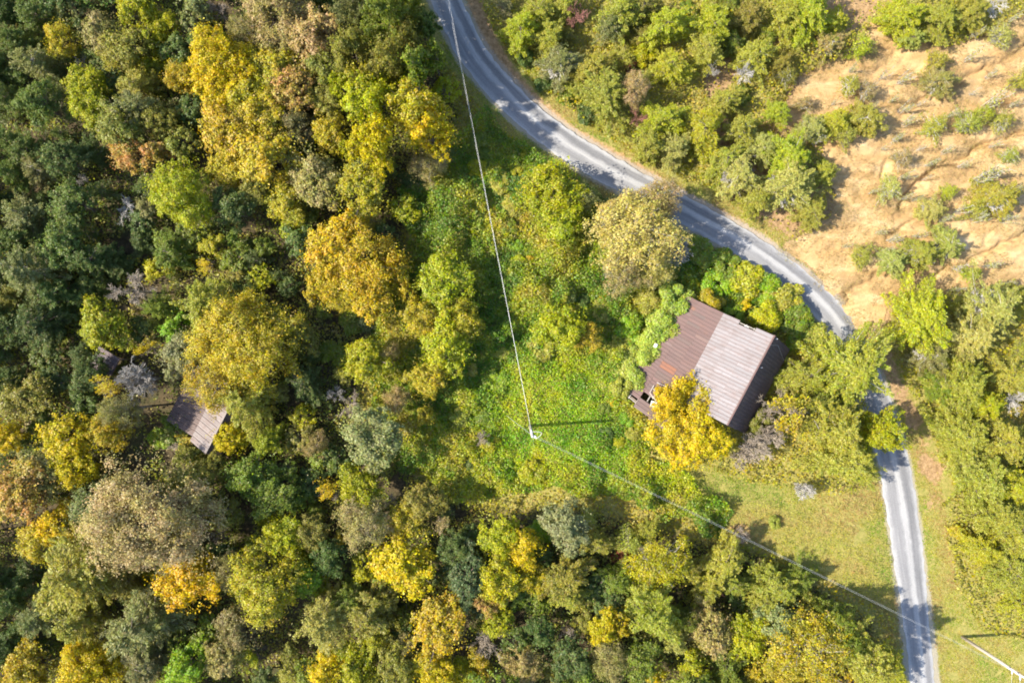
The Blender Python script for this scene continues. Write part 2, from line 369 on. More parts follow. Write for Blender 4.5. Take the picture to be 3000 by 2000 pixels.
gul = [([(3060, 100), (3000, 141), (2940, 180), (2880, 205), (2812, 239), (2726, 282), (2683, 308), (2640, 325)], .55),
       ([(3060, 355), (3000, 385), (2940, 410), (2863, 440), (2846, 457), (2812, 470), (2752, 483), (2726, 513), (2684, 547), (2640, 600)], .75),
       ([(3060, 640), (2957, 708), (2870, 755), (2790, 789), (2740, 820)], .6), ([(2600, 785), (2540, 825), (2478, 866)], .4), ([(2620, 160), (2570, 205), (2520, 235)], .35), ([(2600, 480), (2590, 520)], .3),
       ([(3060, 250), (2960, 290), (2900, 330), (2840, 350)], .35), ([(2900, 560), (2800, 600), (2700, 650), (2600, 690)], .4)]
for pts, dep in gul:
    q = catmull(poly_w(pts), 6); jx = (fbm(X, Y, 1.2, 61)-.5)*1.1; jy = (fbm(X, Y, 1.2, 71)-.5)*1.1
    d = dist_poly(X+jx, Y+jy, q, False)
    Z -= dep*.95*np.exp(-(d/.36)**2)+dep*.55*np.exp(-(d/1.5)**2)
I = np.arange(nx*ny).reshape(nx, ny)
F = np.stack([I[:-1, :-1], I[1:, :-1], I[1:, 1:], I[:-1, 1:]], -1).reshape(-1, 4)
F = F[(sd.reshape(-1)[F] > 0).all(1)]
used, inv = np.unique(F, return_inverse=True); F = inv.reshape(-1, 4)
me = mesh_np('clay_bank', np.stack([X, Y, Z], -1).reshape(-1, 3)[used], F, True)
structure(add_obj('clay_bank', me, M_CLAY))

# road
n = len(road_line); T = np.gradient(road_line, axis=0); T /= np.linalg.norm(T, axis=1)[:, None]; Nn = np.stack([-T[:, 1], T[:, 0]], -1)
acc = np.concatenate([[0], np.cumsum(np.linalg.norm(np.diff(road_line, axis=0), axis=1))])
# resample finely for ragged edges
sN = int(acc[-1]/.25); s = np.linspace(0, acc[-1], sN)
C = np.stack([np.interp(s, acc, road_line[:, k]) for k in (0, 1)], -1); NN = np.stack([np.interp(s, acc, Nn[:, k]) for k in (0, 1)], -1); W = np.interp(s, acc, road_w)
m = 13; u = np.linspace(0, 1, m); V = np.zeros((sN, m, 3)); UV = np.zeros((sN, m, 2))
for k in range(m):
    off = (0.5-u[k])*W
    if k == 0: off = off+(fbm(s, s*0, .9, 81)-.4)*.5
    if k == m-1: off = off-(fbm(s, s*0+9, .9, 91)-.4)*.5
    V[:, k, :2] = C+NN*(-off)[:, None]*-1; V[:, k, 2] = .05+.05*math.sin(math.pi*u[k])-(.035 if k in (0, m-1) else 0)
    UV[:, k, 0] = 1-u[k]; UV[:, k, 1] = s
I = np.arange(sN*m).reshape(sN, m)
F = np.stack([I[:-1, :-1], I[1:, :-1], I[1:, 1:], I[:-1, 1:]], -1).reshape(-1, 4)[:, ::-1]
me = mesh_np('road', V.reshape(-1, 3), F, True)
ul = me.uv_layers.new(name='UVMap'); li = np.zeros(len(me.loops), np.int32); me.loops.foreach_get('vertex_index', li)
ul.data.foreach_set('uv', UV.reshape(-1, 2)[li].astype(np.float32).ravel())
structure(add_obj('road', me, M_ROAD))

# ------------------------------------------------------------------ buildings
rng = random.Random(4)
def sheet_mesh(w, l, ribs=2):
    """one crimped roofing sheet: x across 0..w, y down the slope 0..l"""
    prof = []; rwid = .022; rh = .05
    prof += [(-.005, 0), (.004, rh), (.03, rh), (.042, 0.002)]
    for k in range(1, ribs+1):
        c = w*k/(ribs+1); prof += [(c-rwid, .002), (c, rh*.45), (c+rwid, .002)]
    prof += [(w+.012, 0.0)]
    V = []
    for j, y in enumerate((0, l)):
        V += [(x, y, z+(.0 if j == 0 else .012)) for x, z in prof]
    k = len(prof); F = [(i, i+1, k+i+1, k+i) for i in range(k-1)]
    return mesh_np('roof_sheet', V, F)
def slope(parent, A, B, C, D, nu, nv, col, missing=(), special=None, lift=.05, seedv=0):
    """ridge A-B, eave D-C; each sheet its own object under this slope's frame of rafters"""
    A, B, C, D = map(Vector, (A, B, C, D)); rr = random.Random(seedv)
    def at(u, v): return (A.lerp(B, u)).lerp(D.lerp(C, u), v)
    ux = (B-A).normalized(); vy = (D-A); nrm = ux.cross(vy).normalized()
    if nrm.z < 0: nrm = -nrm
    # frame: rafters down the slope joined with one ledger, the slope's own part
    fr = beam('roof_ledger', at(.01, .03)-nrm*.12, at(.99, .03)-nrm*.12, .06, .1, M_BOARD, parent)
    inv = fr.matrix_basis.inverted()
    def child(o): o.parent = fr; o.matrix_parent_inverse = inv
    for k in range(9):
        u_ = .02+.96*k/8; child(beam('rafter', at(u_, .04)-nrm*.15, at(u_, .99)-nrm*.15, .06, .12, M_PALE))
    for k in range(7):
        v_ = .06+.93*k/6; child(beam('batten', at(.01, v_)-nrm*.055, at(.99, v_)-nrm*.055, .09, .03, M_PALE))
    me = None
    for i in range(nu):
        for j in range(nv):
            if (i, j) in missing: continue
            p0 = at(i/nu, j/nv); w = ((B-A).length)/nu; l = (at(i/nu, (j+1)/nv)-p0).length
            if me is None:
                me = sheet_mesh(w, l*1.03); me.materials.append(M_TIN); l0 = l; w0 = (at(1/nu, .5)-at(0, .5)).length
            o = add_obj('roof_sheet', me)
            yv = (at((i+.5)/nu, (j+1)/nv)-at((i+.5)/nu, j/nv)).normalized(); zv = nrm; xv = yv.cross(zv).normalized()
            wj = max((at((i+1)/nu, q_)-at(i/nu, q_)).length for q_ in (j/nv, (j+1)/nv))
            ux = (at((i+1)/nu, (j+.5)/nv)-at(i/nu, (j+.5)/nv)).normalized()
            mtx = Matrix((ux*(wj/w), yv*(l/l0), nrm)).transposed().to_4x4()
            mtx = Matrix.Translation(p0+nrm*(lift+.014*(nv-1-j)+rr.uniform(0, .012)))@mtx@Matrix.Rotation(rr.uniform(-.006, .006), 4, 'Z')@Matrix.Rotation(rr.uniform(-.006, .006), 4, 'Y')
            o.matrix_basis = mtx; child(o)
            c = col; f = rr.uniform(.92, 1.06)
            if special and (i, j) in special: c = special[(i, j)]; f = 1
            o.color = (c[0]*f, c[1]*f, c[2]*f, 1)
    return fr
def wall(parent, a, b, h1, h2, t=.14, name='wall', mat=None):
    """upright boarded wall a-b, top sloping from h1 to h2"""
    a = Vector((a[0], a[1], 0)); b = Vector((b[0], b[1], 0)); d = (b-a); nrm = Vector((-d.y, d.x, 0)).normalized()*t/2
    V = [a-nrm, b-nrm, b+nrm, a+nrm]; V = [v+Vector((0, 0, -.3)) for v in V]+[Vector((v.x, v.y, h)) for v, h in zip(V, (h1, h2, h2, h1))]
    me = bpy.data.meshes.new(name); me.from_pydata([tuple(v) for v in V], [], [(0, 3, 2, 1), (4, 5, 6, 7), (0, 1, 5, 4), (1, 2, 6, 5), (2, 3, 7, 6), (3, 0, 4, 7)]); me.update()
    return add_obj(name, me, mat or M_BOARD, parent)
def in_frame(parent, name, me, pos, direction, mat):
    o = add_obj(name, me, mat, parent); o.location = pos; o.rotation_euler = (0, 0, math.atan2(direction.y, direction.x)); return o

# farmhouse: tall ridge, pale slope to the sun, steep shaded slope, wide brown lean-to
HR, HS, HE, HD = 6.6, 3.9, 2.5, 2.6
Rt, Rb = P(2268, 983, HR), P(2130, 1244, HR)
ud = (Rb-Rt); St = P(2122, 918, HS); Sb = Vector((St.x+ud.x, St.y+ud.y, HS))
Et = P(2015, 868, HE); Eb = Et+Vector((ud.x, ud.y, 0))*1.03
Dt = P(2313, 1021, HD); Db = Dt+Vector((ud.x, ud.y, 0))
uh = Vector((ud.x, ud.y, 0)).normalized()
house = empty('farmhouse', ((St+Sb)*.5).to_2d().to_3d())
tag(house, 'abandoned farmhouse with pale grey tin roof, brown lean-to and vines over its eaves', 'house')
hp = empty('tmp'); bpy.data.objects.remove(hp)
house.location = (0, 0, 0)
GREY = (.195, .185, .196); BROWN = (.118, .074, .070); SHADED = (.055, .043, .050); RUST = (.20, .085, .05); WHITE = (.62, .66, .64)  # tin of the slope away from the sun has its shade put into the colour
nu = 26
sp_g = {}
gm_miss = {(0, 1), (1, 1), (0, 2), (1, 2)}
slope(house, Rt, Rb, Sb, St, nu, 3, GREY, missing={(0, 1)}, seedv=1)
slope(house, Rt, Rb, Db, Dt, nu, 2, SHADED, seedv=2)
# brown lean-to: starts under the pale slope, widens and runs on past the gable
St2 = St+Vector((0, 0, -.07)); Sb2 = P(1948, 1260, HS-.07); Eb = P(1818, 1152, HE)
sp = {(19, 1): RUST, (20, 1): RUST, (21, 0): (.19, .09, .06), (26, 1): (.10, .073, .068), (27, 1): (.10, .073, .068), (23, 1): (.095, .07, .065), (22, 1): (.11, .08, .074), (2, 2): (.19, .095, .065), (6, 1): (.105, .077, .072), (3, 1): (.105, .077, .072), (4, 2): (.11, .08, .075), (11, 1): (.115, .082, .076), (8, 0): (.15, .1, .09), (14, 2): (.15, .105, .10)}
for i_ in range(31, 34):
    for j_ in (0, 1): sp[(i_, j_)] = (.105, .075, .07)
miss = {(29, 1), (30, 1), (33, 2), (32, 2)}
slope(house, St2, Sb2, Eb, Et, 34, 3, BROWN, missing=miss, special=sp, seedv=3)
ridge_me = None
cap = beam('ridge_cap', Rt+Vector((0, 0, .13))-uh*.05, Rb+Vector((0, 0, .13))+uh*.05, .15, .05, M_TIN, house); cap.color = (.22, .13, .12, 1)
# walls (under the eaves) with door and windows
vdir = Vector((-uh.y, uh.x, 0))
if vdir.dot(St-Rt) < 0: vdir = -vdir
def plan(u_, v_): p = Rt+ud*u_; return Vector((p.x, p.y, 0))+vdir*v_
lenv = abs((St-Rt).dot(vdir)); lend = -abs((Dt-Rt).dot(vdir)); lene = abs((Et-Rt).dot(vdir))
w1 = wall(house, plan(.04, lend+.35), plan(.96, lend+.35), HD+.1, HD+.1)
w2 = wall(house, Et.lerp(Eb, .03)-vdir*.4, Et.lerp(Eb, .97)-vdir*.4, HE-.15, HE-.15)
wall(house, Et.lerp(Eb, .97)-vdir*.4, Sb2.lerp(St2, .03), HE-.15, HS-.4)
for e in (.04, .96):
    if e < .5: wall(house, plan(e, lenv), Et.lerp(Eb, .03)-vdir*.4, HS-.35, HE-.15)
    wall(house, plan(e, lend+.35), plan(e, 0), HD+.1, HR-.35); wall(house, plan(e, 0), plan(e, lenv), HR-.35, HS-.3)
for e in (.25, .5, .75):
    w = in_frame(house, 'window', box_me('window', .9, .2, 1.2, (0, 0, 1.5)), Et.lerp(Eb, e).to_2d().to_3d()-vdir*.4, (Eb-Et), M_PALE)
    in_frame(w, 'pane', box_me('pane', .72, .24, 1.02, (0, 0, 1.5)), (0, 0, 0), Vector((1, 0, 0)), M_GLASS)
in_frame(house, 'door', box_me('door', .95, .2, 2.0, (0, 0, 1.0)), Et.lerp(Eb, .38).to_2d().to_3d()-vdir*.4, (Eb-Et), M_BOARD)
# loose broken laths at the torn eaves, lying on the roof planes
nb_ = (Eb-Et).cross(St2-Et).normalized(); nb_ = nb_ if nb_.z > 0 else -nb_
def on_brown(px, py, up=.09):
    h = 3.0
    for _ in range(6):
        p = P(px, py, h); h = Et.z-((p.x-Et.x)*nb_.x+(p.y-Et.y)*nb_.y)/nb_.z
    return P(px, py, h)+Vector((0, 0, up))
for (x0_, y0_, x1_, y1_) in ((1903, 1150, 1915, 1128), (1911, 1168, 1924, 1146), (1921, 1174, 1931, 1152), (1903, 1150, 1921, 1174), (1913, 1138, 1930, 1158), (1820, 1140, 1836, 1132), (1824, 1148, 1842, 1140), (1838, 1136, 1846, 1150), (1924, 1120, 1952, 1132)):
    beam('broken_lath', on_brown(x0_, y0_), on_brown(x1_, y1_), .08, .03, M_PALE, house)
for (x0_, y0_, x1_, y1_) in ((2181, 953, 2194, 960), (2180, 959, 2192, 966), (2187, 952, 2183, 966)):
    beam('broken_lath', P(x0_, y0_, 5.05), P(x1_, y1_, 5.15), .09, .04, M_BLOCK, house)
loose = add_obj('loose_tin_sheet', box_me('loose_tin_sheet', .95, .62, .02), M_BLOCK); p = on_brown(1918, 1184, .12); loose.location = p; loose.rotation_euler = nb_.to_track_quat('Z', 'X').to_euler(); loose.rotation_euler.rotate_axis('Z', math.radians(20))
tag(loose, 'loose pale tin sheet lying on the brown lean-to roof by the torn hole', 'tin sheet')
for (px, py) in ((2270, 993), (2225, 1077)):
    a = P(px, py, HR-.5); beam('lightning_rod_bracket', a, a+Vector((.28, .02, .1)), .05, .05, M_INS, house)
# earthing cable down the shaded slope
def on_dark(u_, v_): return (Rt.lerp(Rb, u_)).lerp(Dt.lerp(Db, u_), v_)+Vector((.05, -.03, .12))
tube_obj('ground_cable', [on_dark(.10, 0), on_dark(.055, .35), on_dark(.14, .98)], .016, M_STEEL, house, 5)
# stone chimney remains, block pile under the vines
ch = in_frame(house, 'chimney_stub', box_me('chimney_stub', .45, .35, .4, (0, 0, 0), .02), P(1920, 1012, 2.75), uh, M_BLOCK)

# small tin shed in the wood
h1, h2, h3, h4 = 4.4, 2.9, 2.1, 3.4
a_, b_ = P(668, 1198, h1), P(602, 1328, h1); u2 = b_-a_; a_ = a_-u2*.25; b_ = b_+u2*.0; u2 = b_-a_
n2v = Vector((-u2.y, u2.x, 0)).normalized()
if n2v.x > 0: n2v = -n2v
shed = empty('tin_shed', (0, 0, 0)); tag(shed, 'small tin roofed shed sunk among the trees of the dense wood', 'shed')
def sh(u_, v_, z): p = a_+u2*u_+n2v*v_; return Vector((p.x, p.y, z))
slope(shed, sh(0, 0, h1), sh(1, 0, h1), sh(1, 2.6, h2), sh(0, 2.6, h2), 11, 1, (.20, .18, .178), seedv=11)
slope(shed, sh(0, 0, h1), sh(1, 0, h1), sh(1, -1.2, h4), sh(0, -1.2, h4), 11, 1, (.075, .065, .07), seedv=12)  # same tin, darker: the shade on this side is put into its colour
slope(shed, sh(-.12, 2.5, h2-.07), sh(.92, 2.5, h2-.07), sh(.92, 6.3, h3), sh(-.12, 6.3, h3), 11, 1, (.085, .062, .058), seedv=13)  # lean-to brown darkened to carry the shade of the trees
c2 = beam('ridge_cap', sh(0, 0, h1+.12), sh(1, 0, h1+.12), .2, .05, M_TIN, shed); c2.color = (.6, .58, .56, 1)
c3 = beam('verge_board', sh(-.125, 2.5, h2+.05), sh(-.125, 6.3, h3+.1), .12, .08, M_PALE, shed)
wall(shed, sh(.03, -1.0, 0), sh(.97, -1.0, 0), h4-.1, h4-.1); wall(shed, sh(.0, 6.1, 0), sh(.9, 6.1, 0), h3-.05, h3-.05)
for e in (.03, .97):
    wall(shed, sh(e, -1.0, 0), sh(e, 0, 0), h4-.1, h1-.2); wall(shed, sh(e, 0, 0), sh(e, 2.5, 0), h1-.25, h2-.2)
    wall(shed, sh(e-.06, 2.5, 0), sh(e-.06, 6.1, 0), h2-.2, h3-.05)
in_frame(shed, 'door', box_me('door', .95, .2, 1.9, (0, 0, .95)), sh(.5, -1.0, 0), u2, M_PALE)
# low lean-to in the deep shade close by
lt = empty('lean_to_roof', (0, 0, 0)); tag(lt, 'low dark lean-to roof in deep shade under the grey dead cedar', 'shed')
q0 = P(355, 1050, 2.6); ql = u2.normalized()*3.6
def l2(u_, v_, z): p = q0+ql*u_+n2v*v_; return Vector((p.x, p.y, z))
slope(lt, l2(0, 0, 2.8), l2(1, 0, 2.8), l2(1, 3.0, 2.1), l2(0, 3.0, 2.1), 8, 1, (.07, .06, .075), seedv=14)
for (u_, v_, z) in ((.05, .1, 2.6), (.95, .1, 2.6), (.05, 2.85, 1.95), (.95, 2.85, 1.95)):
    tube_obj('post', [l2(u_, v_, -.2), l2(u_, v_, z)], .08, M_BOARD, lt, 6)

# ------------------------------------------------------------------ utility poles and wires
def lathe(name, prof, mat, parent, loc, rot=None, sides=10):
    V = []; F = []
    for r, z in prof:
        V += [(r*math.cos(2*math.pi*k/sides), r*math.sin(2*math.pi*k/sides), z) for k in range(sides)]
    for i in range(len(prof)-1):
        for k in range(sides): F.append((i*sides+k, i*sides+(k+1) % sides, (i+1)*sides+(k+1) % sides, (i+1)*sides+k))
    me = mesh_np(name, V, F, True); o = add_obj(name, me, mat, parent); o.location = loc
    if rot is not None: o.rotation_euler = rot
    return o
INS = [(.0, 0), (.03, 0), (.03, .05), (.075, .06), (.04, .09), (.085, .11), (.045, .14), (.09, .16), (.05, .2), (.0, .21)]
PH = 9.5
def utility_pole(base, label, h=PH, dirs=()):
    t = empty('utility_pole', base); tag(t, label, 'utility pole', 'utility poles of the power line')
    tube_obj('pole_shaft', [(0, 0, -.4), (0, 0, h*.5), (0, 0, h)], [.19, .165, .13], M_POLE, t, 10)
    lathe('pole_top_insulator', INS, M_INS, t, (0, 0, h))
    for d in dirs:
        d = Vector(d).normalized(); q = d.to_track_quat('Z', 'Y').to_euler()
        lathe('strain_insulator', [(r*.95, z*1.9) for r, z in INS], M_INS, t, Vector((0, 0, h-.35))+d*.13, q)
        lathe('strain_insulator', [(r*.8, z*1.5) for r, z in INS], M_INS, t, Vector((0, 0, h-1.5))+d*.15, q)
    beam('bracket', (-.05, -.14, h-.35), (.28, -.14, h-.35), .07, .06, M_STEEL, t)
    tube_obj('ground_wire', [(.17, .09, 0), (.16, .08, h*.5), (.13, .07, h-.6)], .012, M_STEEL, t, 4)
    return t
def wire(a, b, sag, label, r=.022, name='power_line_wire'):
    a = Vector(a); b = Vector(b); pts = []
    for k in range(25):
        t = k/24; p = a.lerp(b, t); p.z -= 4*sag*t*(1-t); pts.append(p-a)
    o = tube_obj(name, pts, r, M_WIRE, None, 5); o.location = a; tag(o, label, 'wire', 'overhead wires'); return o
P1 = P(1552.5, 1245); P2 = P(2818, 1864)
top1 = P1+Vector((0, 0, PH)); top2 = P2+Vector((0, 0, PH))
P0 = P(1215, -520, PH); P0.z = 0; P3 = P(3010, 2420, PH); P3.z = 0
d10 = (P0-P1).normalized(); d12 = (P2-P1).normalized(); d23 = (P3-P2).normalized()
utility_pole(P1, 'weathered utility pole standing in the bright green vine patch', PH, (d10, d12))
utility_pole(P2, 'weathered utility pole on the grass verge beside the narrow road', PH, (-d12, d23))
utility_pole(P0, 'utility pole beside the upper bend of the road', PH, (-d10,)); utility_pole(P3, 'utility pole past the road end', PH, (-d23,))
for k, (z, off, w) in enumerate(((PH-.35, 0, 'upper'), (PH-1.5, .16, 'lower'))):
    s_ = Vector((-d10.y, d10.x, 0))*off
    wire(P1+Vector((0, 0, z))+d10*.45, P0+Vector((0, 0, z))-d10*.45+s_, .7+.1*k, f'{w} of the two wires strung from the vine patch pole across the curving road', .0105)
    wire(P1+Vector((0, 0, z))+d12*.45, P2+Vector((0, 0, z))-d12*.45, .8+.1*k, f'{w} of the two wires between the vine patch pole and the verge pole', .0075)
    wire(P2+Vector((0, 0, z))+d23*.45, P3+Vector((0, 0, z))-d23*.45, .5, f'{w} of the two wires leaving the verge pole away from the grass clearing', .013)
# jumper loop and guys belong to the vine patch pole
pole1 = [o for o in COL.objects if o.name == 'utility_pole'][0]
loop = []
for k in range(13):
    t = k/12*math.pi; loop.append(Vector((0, 0, PH-.35))+d10*.45*(1-k/12)+d12*.55*(k/12)+Vector((.75*math.sin(t), .25*math.sin(t), .1*math.sin(t))))
tube_obj('jumper_wire', loop, .022, M_WIRE, pole1, 5)
g1 = P(1478, 1212); g2 = P(1566, 1312)
tube_obj('guy_wire', [Vector((0, 0, PH-.8)), g1-P1], .016, M_WIRE, pole1, 5)
tube_obj('guy_wire', [Vector((0, 0, PH-.9)), g2-P1], .012, M_WIRE, pole1, 5)
# ------------------------------------------------------------------ vegetation: prototypes
def kites(pos, nrm, size, rs, aspect=.6, fold=.12, along=None):
    """leaf-shaped quads: pos (n,3), nrm (n,3), size (n)"""
    n = len(pos); nrm = nrm/(np.linalg.norm(nrm, axis=1)[:, None]+1e-9)
    r = rs.normal(size=(n, 3)) if along is None else along+rs.normal(size=(n, 3))*.18
    a = r-(r*nrm).sum(1)[:, None]*nrm; a /= np.linalg.norm(a, axis=1)[:, None]+1e-9
    b = np.cross(nrm, a); s = size[:, None]
    V = np.stack([pos-a*s*.5, pos+b*s*aspect*.5+nrm*s*fold, pos+a*s*.5, pos-b*s*aspect*.5+nrm*s*fold], 1)
    return V
def kite_mesh(name, V):
    n = len(V); return mesh_np(name, V.reshape(-1, 3), np.arange(n*4).reshape(n, 4))
def rand_dir(rs, n, zmin=-1.):
    z = rs.uniform(zmin, 1, n); t = rs.uniform(0, 2*np.pi, n); r = np.sqrt(1-z*z)
    return np.stack([r*np.cos(t), r*np.sin(t), z], -1)
def limb_path(a, b, r0, r1, rs, bend=.12, n=4):
    a = np.asarray(a, float); b = np.asarray(b, float); L = np.linalg.norm(b-a); t = np.linspace(0, 1, n)[:, None]
    p = a+(b-a)*t; p[1:-1] += rs.normal(size=(n-2, 3))*L*bend*.5; p[:, 2] += L*bend*np.sin(np.pi*t[:, 0])*.6
    return p, np.linspace(r0, r1, n)
def proto_broad(R, H, nleaf, leaf, seed, gap=0., nc=None):
    rs = np.random.RandomState(seed); zc = H*.60; az = H*.36; nc = nc or int(24+R*9)
    ph = rs.uniform(0, 6.28, 4); am = rs.uniform(.08, .26, 4)/np.array([1, 1.2, 1.5, 1.8])
    cl = []
    while len(cl) < nc:
        d = rand_dir(rs, 1, -.45)[0]; k = rs.uniform(.25, 1)**.45
        th = math.atan2(d[1], d[0]); f = 1+sum(am[i]*math.sin((i+2)*th+ph[i]) for i in range(4))
        cl.append((d[0]*R*k*f*.80, d[1]*R*k*f*.80, zc+d[2]*az*k*rs.uniform(.8, 1.05), R*rs.choice((.12, .17, .22, .27, .33))*rs.uniform(.85, 1.15)*(1.15-.3*k)))
    cl = np.array(cl); w = cl[:, 3]**2; cnt = (w/w.sum()*nleaf*(1-gap)).astype(int)
    pos = []; nr = []
    for (x, y, z, r), c in zip(cl, cnt):
        # each clump is itself a handful of twig tufts
        nt_ = rs.randint(9, 17); tufts = rand_dir(rs, nt_, -.35)*r*rs.uniform(.4, 1.15, (nt_, 1)); tufts[:, 2] *= .75
        k = rs.randint(0, nt_, c); dd = rand_dir(rs, c, -.6); p = tufts[k]+dd*r*.5*rs.uniform(.15, 1, (c, 1))**1.3
        pos.append(p+np.array([x, y, z])); nr.append(p/r*.5+dd*.3+np.array([0, 0, .5])+rs.normal(size=(c, 3))*.36)
    ex = nleaf//26; dd = rand_dir(rs, ex, -.2); pos.append(dd*np.array([R, R, az])*rs.uniform(.7, 1.0, (ex, 1))*(1+.2*np.sin(3*np.arctan2(dd[:, 1], dd[:, 0])+ph[0]))[:, None]+np.array([0, 0, zc])); nr.append(rs.normal(size=(ex, 3))+np.array([0, 0, .5]))
    pos = np.concatenate(pos); nr = np.concatenate(nr)
    V = kites(pos, nr, leaf*rs.uniform(.5, 1.5, len(pos)), rs, .72, .14)
    crown = kite_mesh('crown', V)
    paths = [limb_path((0, 0, -.3), (rs.normal()*.1*R, rs.normal()*.1*R, zc), R*.055+.05, R*.03+.02, rs, .03, 5)]
    for (x, y, z, r) in cl:
        z0 = rs.uniform(.45, .95)*zc; paths.append(limb_path((0, 0, z0*.95), (x, y, z), R*.018+.02, .018, rs, .1, 4))
        for q in range(3):
            e = rand_dir(rs, 1, -.2)[0]*r*.9; paths.append(limb_path((x, y, z), (x+e[0], y+e[1], z+e[2]), .016, .008, rs, .1, 3))
    V, F = tube_np(paths, 5); return mesh_np('trunk', V, F, True), crown
def proto_cedar(R, H, nspray, leaf, seed, open_=0.):
    """juniper / pine: leaders with feathery upswept sprays, ragged spiky outline"""
    rs = np.random.RandomState(seed); paths = [limb_path((0, 0, -.3), (rs.normal()*.05, rs.normal()*.05, H*.97), R*.05+.04, .012, rs, .02, 5)]
    ph = rs.uniform(0, 6.28, 4); am = rs.uniform(.08, .28, 4)
    nb = int(70+R*22); pos = []; nr = []; al = []
    nlead = rs.randint(2, 5); leads = [(0, 0, 1.)]+[(R*.45*math.cos(t), R*.45*math.sin(t), rs.uniform(.72, .93)) for t in rs.uniform(0, 6.28, nlead)]
    for k in range(nb):
        lx, ly, lh = leads[rs.randint(0, len(leads)) if rs.rand() < .55 else 0]
        t = rs.uniform(.10, 1)**.85; z0 = H*lh*t; th = rs.uniform(0, 6.28)
        f = 1+sum(am[i]*math.sin((i+2)*th+ph[i]) for i in range(4))
        L = R*(1-t)**.62*f*rs.uniform(.65, 1.12)*(1 if lx == 0 else .62)+.12*R
        d = np.array([math.cos(th), math.sin(th), rs.uniform(.05, .55)])
        x0 = lx*(t**.5); y0 = ly*(t**.5)
        a = np.array([x0, y0, z0]); b = a+d*L
        if L > .5*R and rs.rand() < .8: paths.append(limb_path(a, b, .022+.006*R, .008, rs, .06, 3))
        ns = max(4, int(nspray/nb*(.25+1.1*L/R)*(1-open_*rs.rand())))
        s = rs.uniform(.12, 1.05, ns)**.75
        side = np.array([-d[1], d[0], 0]); w = .26*L*(1.08-s)+.10
        o = rs.uniform(-1, 1, ns)
        p = a+d*L*s[:, None]+side*(o*w)[:, None]+np.array([0, 0, 1.])*(rs.normal(size=ns)*.10*L*.5+.06*L*s*s)[:, None]
        pos.append(p); al.append(d+side*(o*.75)[:, None]+np.array([0, 0, .15])); nr.append(np.array([0, 0, .65])+d*.25+rs.normal(size=(ns, 3))*.5)
    for lx, ly, lh in leads:              # upright tips
        ns = 30; p = np.array([lx, ly, H*lh*.97])+rs.normal(size=(ns, 3))*np.array([.12*R, .12*R, .05*H]); pos.append(p); al.append(rs.normal(size=(ns, 3))); nr.append(np.array([0, 0, .6])+rs.normal(size=(ns, 3))*.5)
    pos = np.concatenate(pos); al = np.concatenate(al); nr = np.concatenate(nr)
    V = kites(pos, nr, leaf*rs.uniform(.6, 1.5, len(pos)), rs, .34, .05, al)
    V2, F = tube_np(paths, 4); return mesh_np('trunk', V2, F, True), kite_mesh('crown', V)
def proto_bare(R, H, seed, nmain=9, twig=.013, up=.55):
    rs = np.random.RandomState(seed); paths = [limb_path((0, 0, -.3), (0, 0, H*.42), R*.035+.03, R*.02+.02, rs, .02, 4)]
    def grow(p, d, L, r, lv):
        d = d/np.linalg.norm(d); e = p+d*L; q, rr = limb_path(p, e, r, max(r*.55, twig*.6), rs, .09, 4); paths.append((q, rr))
        if lv == 0: return
        for k in range(rs.randint(4, 7)):
            t = rs.uniform(.25, 1); i = min(3, int(t*3)); nd = d+rs.normal(size=3)*.55; nd[2] += .15; grow(q[i], nd, L*rs.uniform(.36, .66), max(r*.48, twig), lv-1)
    for k in range(nmain):
        th = 6.283*k/nmain+rs.uniform(-.4, .4); d = np.array([math.cos(th), math.sin(th), rs.uniform(up*.5, up*2)])
        grow(np.array([0, 0, H*rs.uniform(.25, .45)]), d, R*rs.uniform(.5, .68), R*.010+.012, 3)
    V, F = tube_np(paths, 3); return mesh_np('trunk', V, F, True), None
def proto_broom(R, H, seed, leaves=200, leaf=.16):
    """upright pale sapling: several wand-like stems with short ascending twigs and a little green"""
    rs = np.random.RandomState(seed); paths = []; pos = []
    for k in range(rs.randint(4, 8)):
        a = np.array([rs.normal()*R*.2, rs.normal()*R*.2, -.1]); hh = H*rs.uniform(.55, 1); b = a+np.array([rs.normal()*R*.35, rs.normal()*R*.35, hh])
        q, r = limb_path(a, b, .032, .010, rs, .02, 5); paths.append((q, r))
        for j in range(16):
            t = rs.uniform(.2, 1); p = a+(b-a)*t; d = np.array([rs.normal(), rs.normal(), rs.uniform(.6, 2.2)]); d /= np.linalg.norm(d); e = p+d*R*rs.uniform(.35, .9)*(1.15-t*.6)
            paths.append(limb_path(p, e, .014, .008, rs, .06, 3)); pos += [p+(e-p)*rs.uniform(.3, 1.1) for _ in range(leaves//60+1)]
    V, F = tube_np(paths, 3); pos = np.array(pos); pos = pos[rs.permutation(len(pos))[:leaves]]
    c = kite_mesh('crown', kites(pos+rs.normal(size=pos.shape)*.06, rs.normal(size=pos.shape)*.5+np.array([0, 0, .7]), leaf*rs.uniform(.6, 1.4, len(pos)), rs, .5, .1))
    return mesh_np('trunk', V, F, True), c
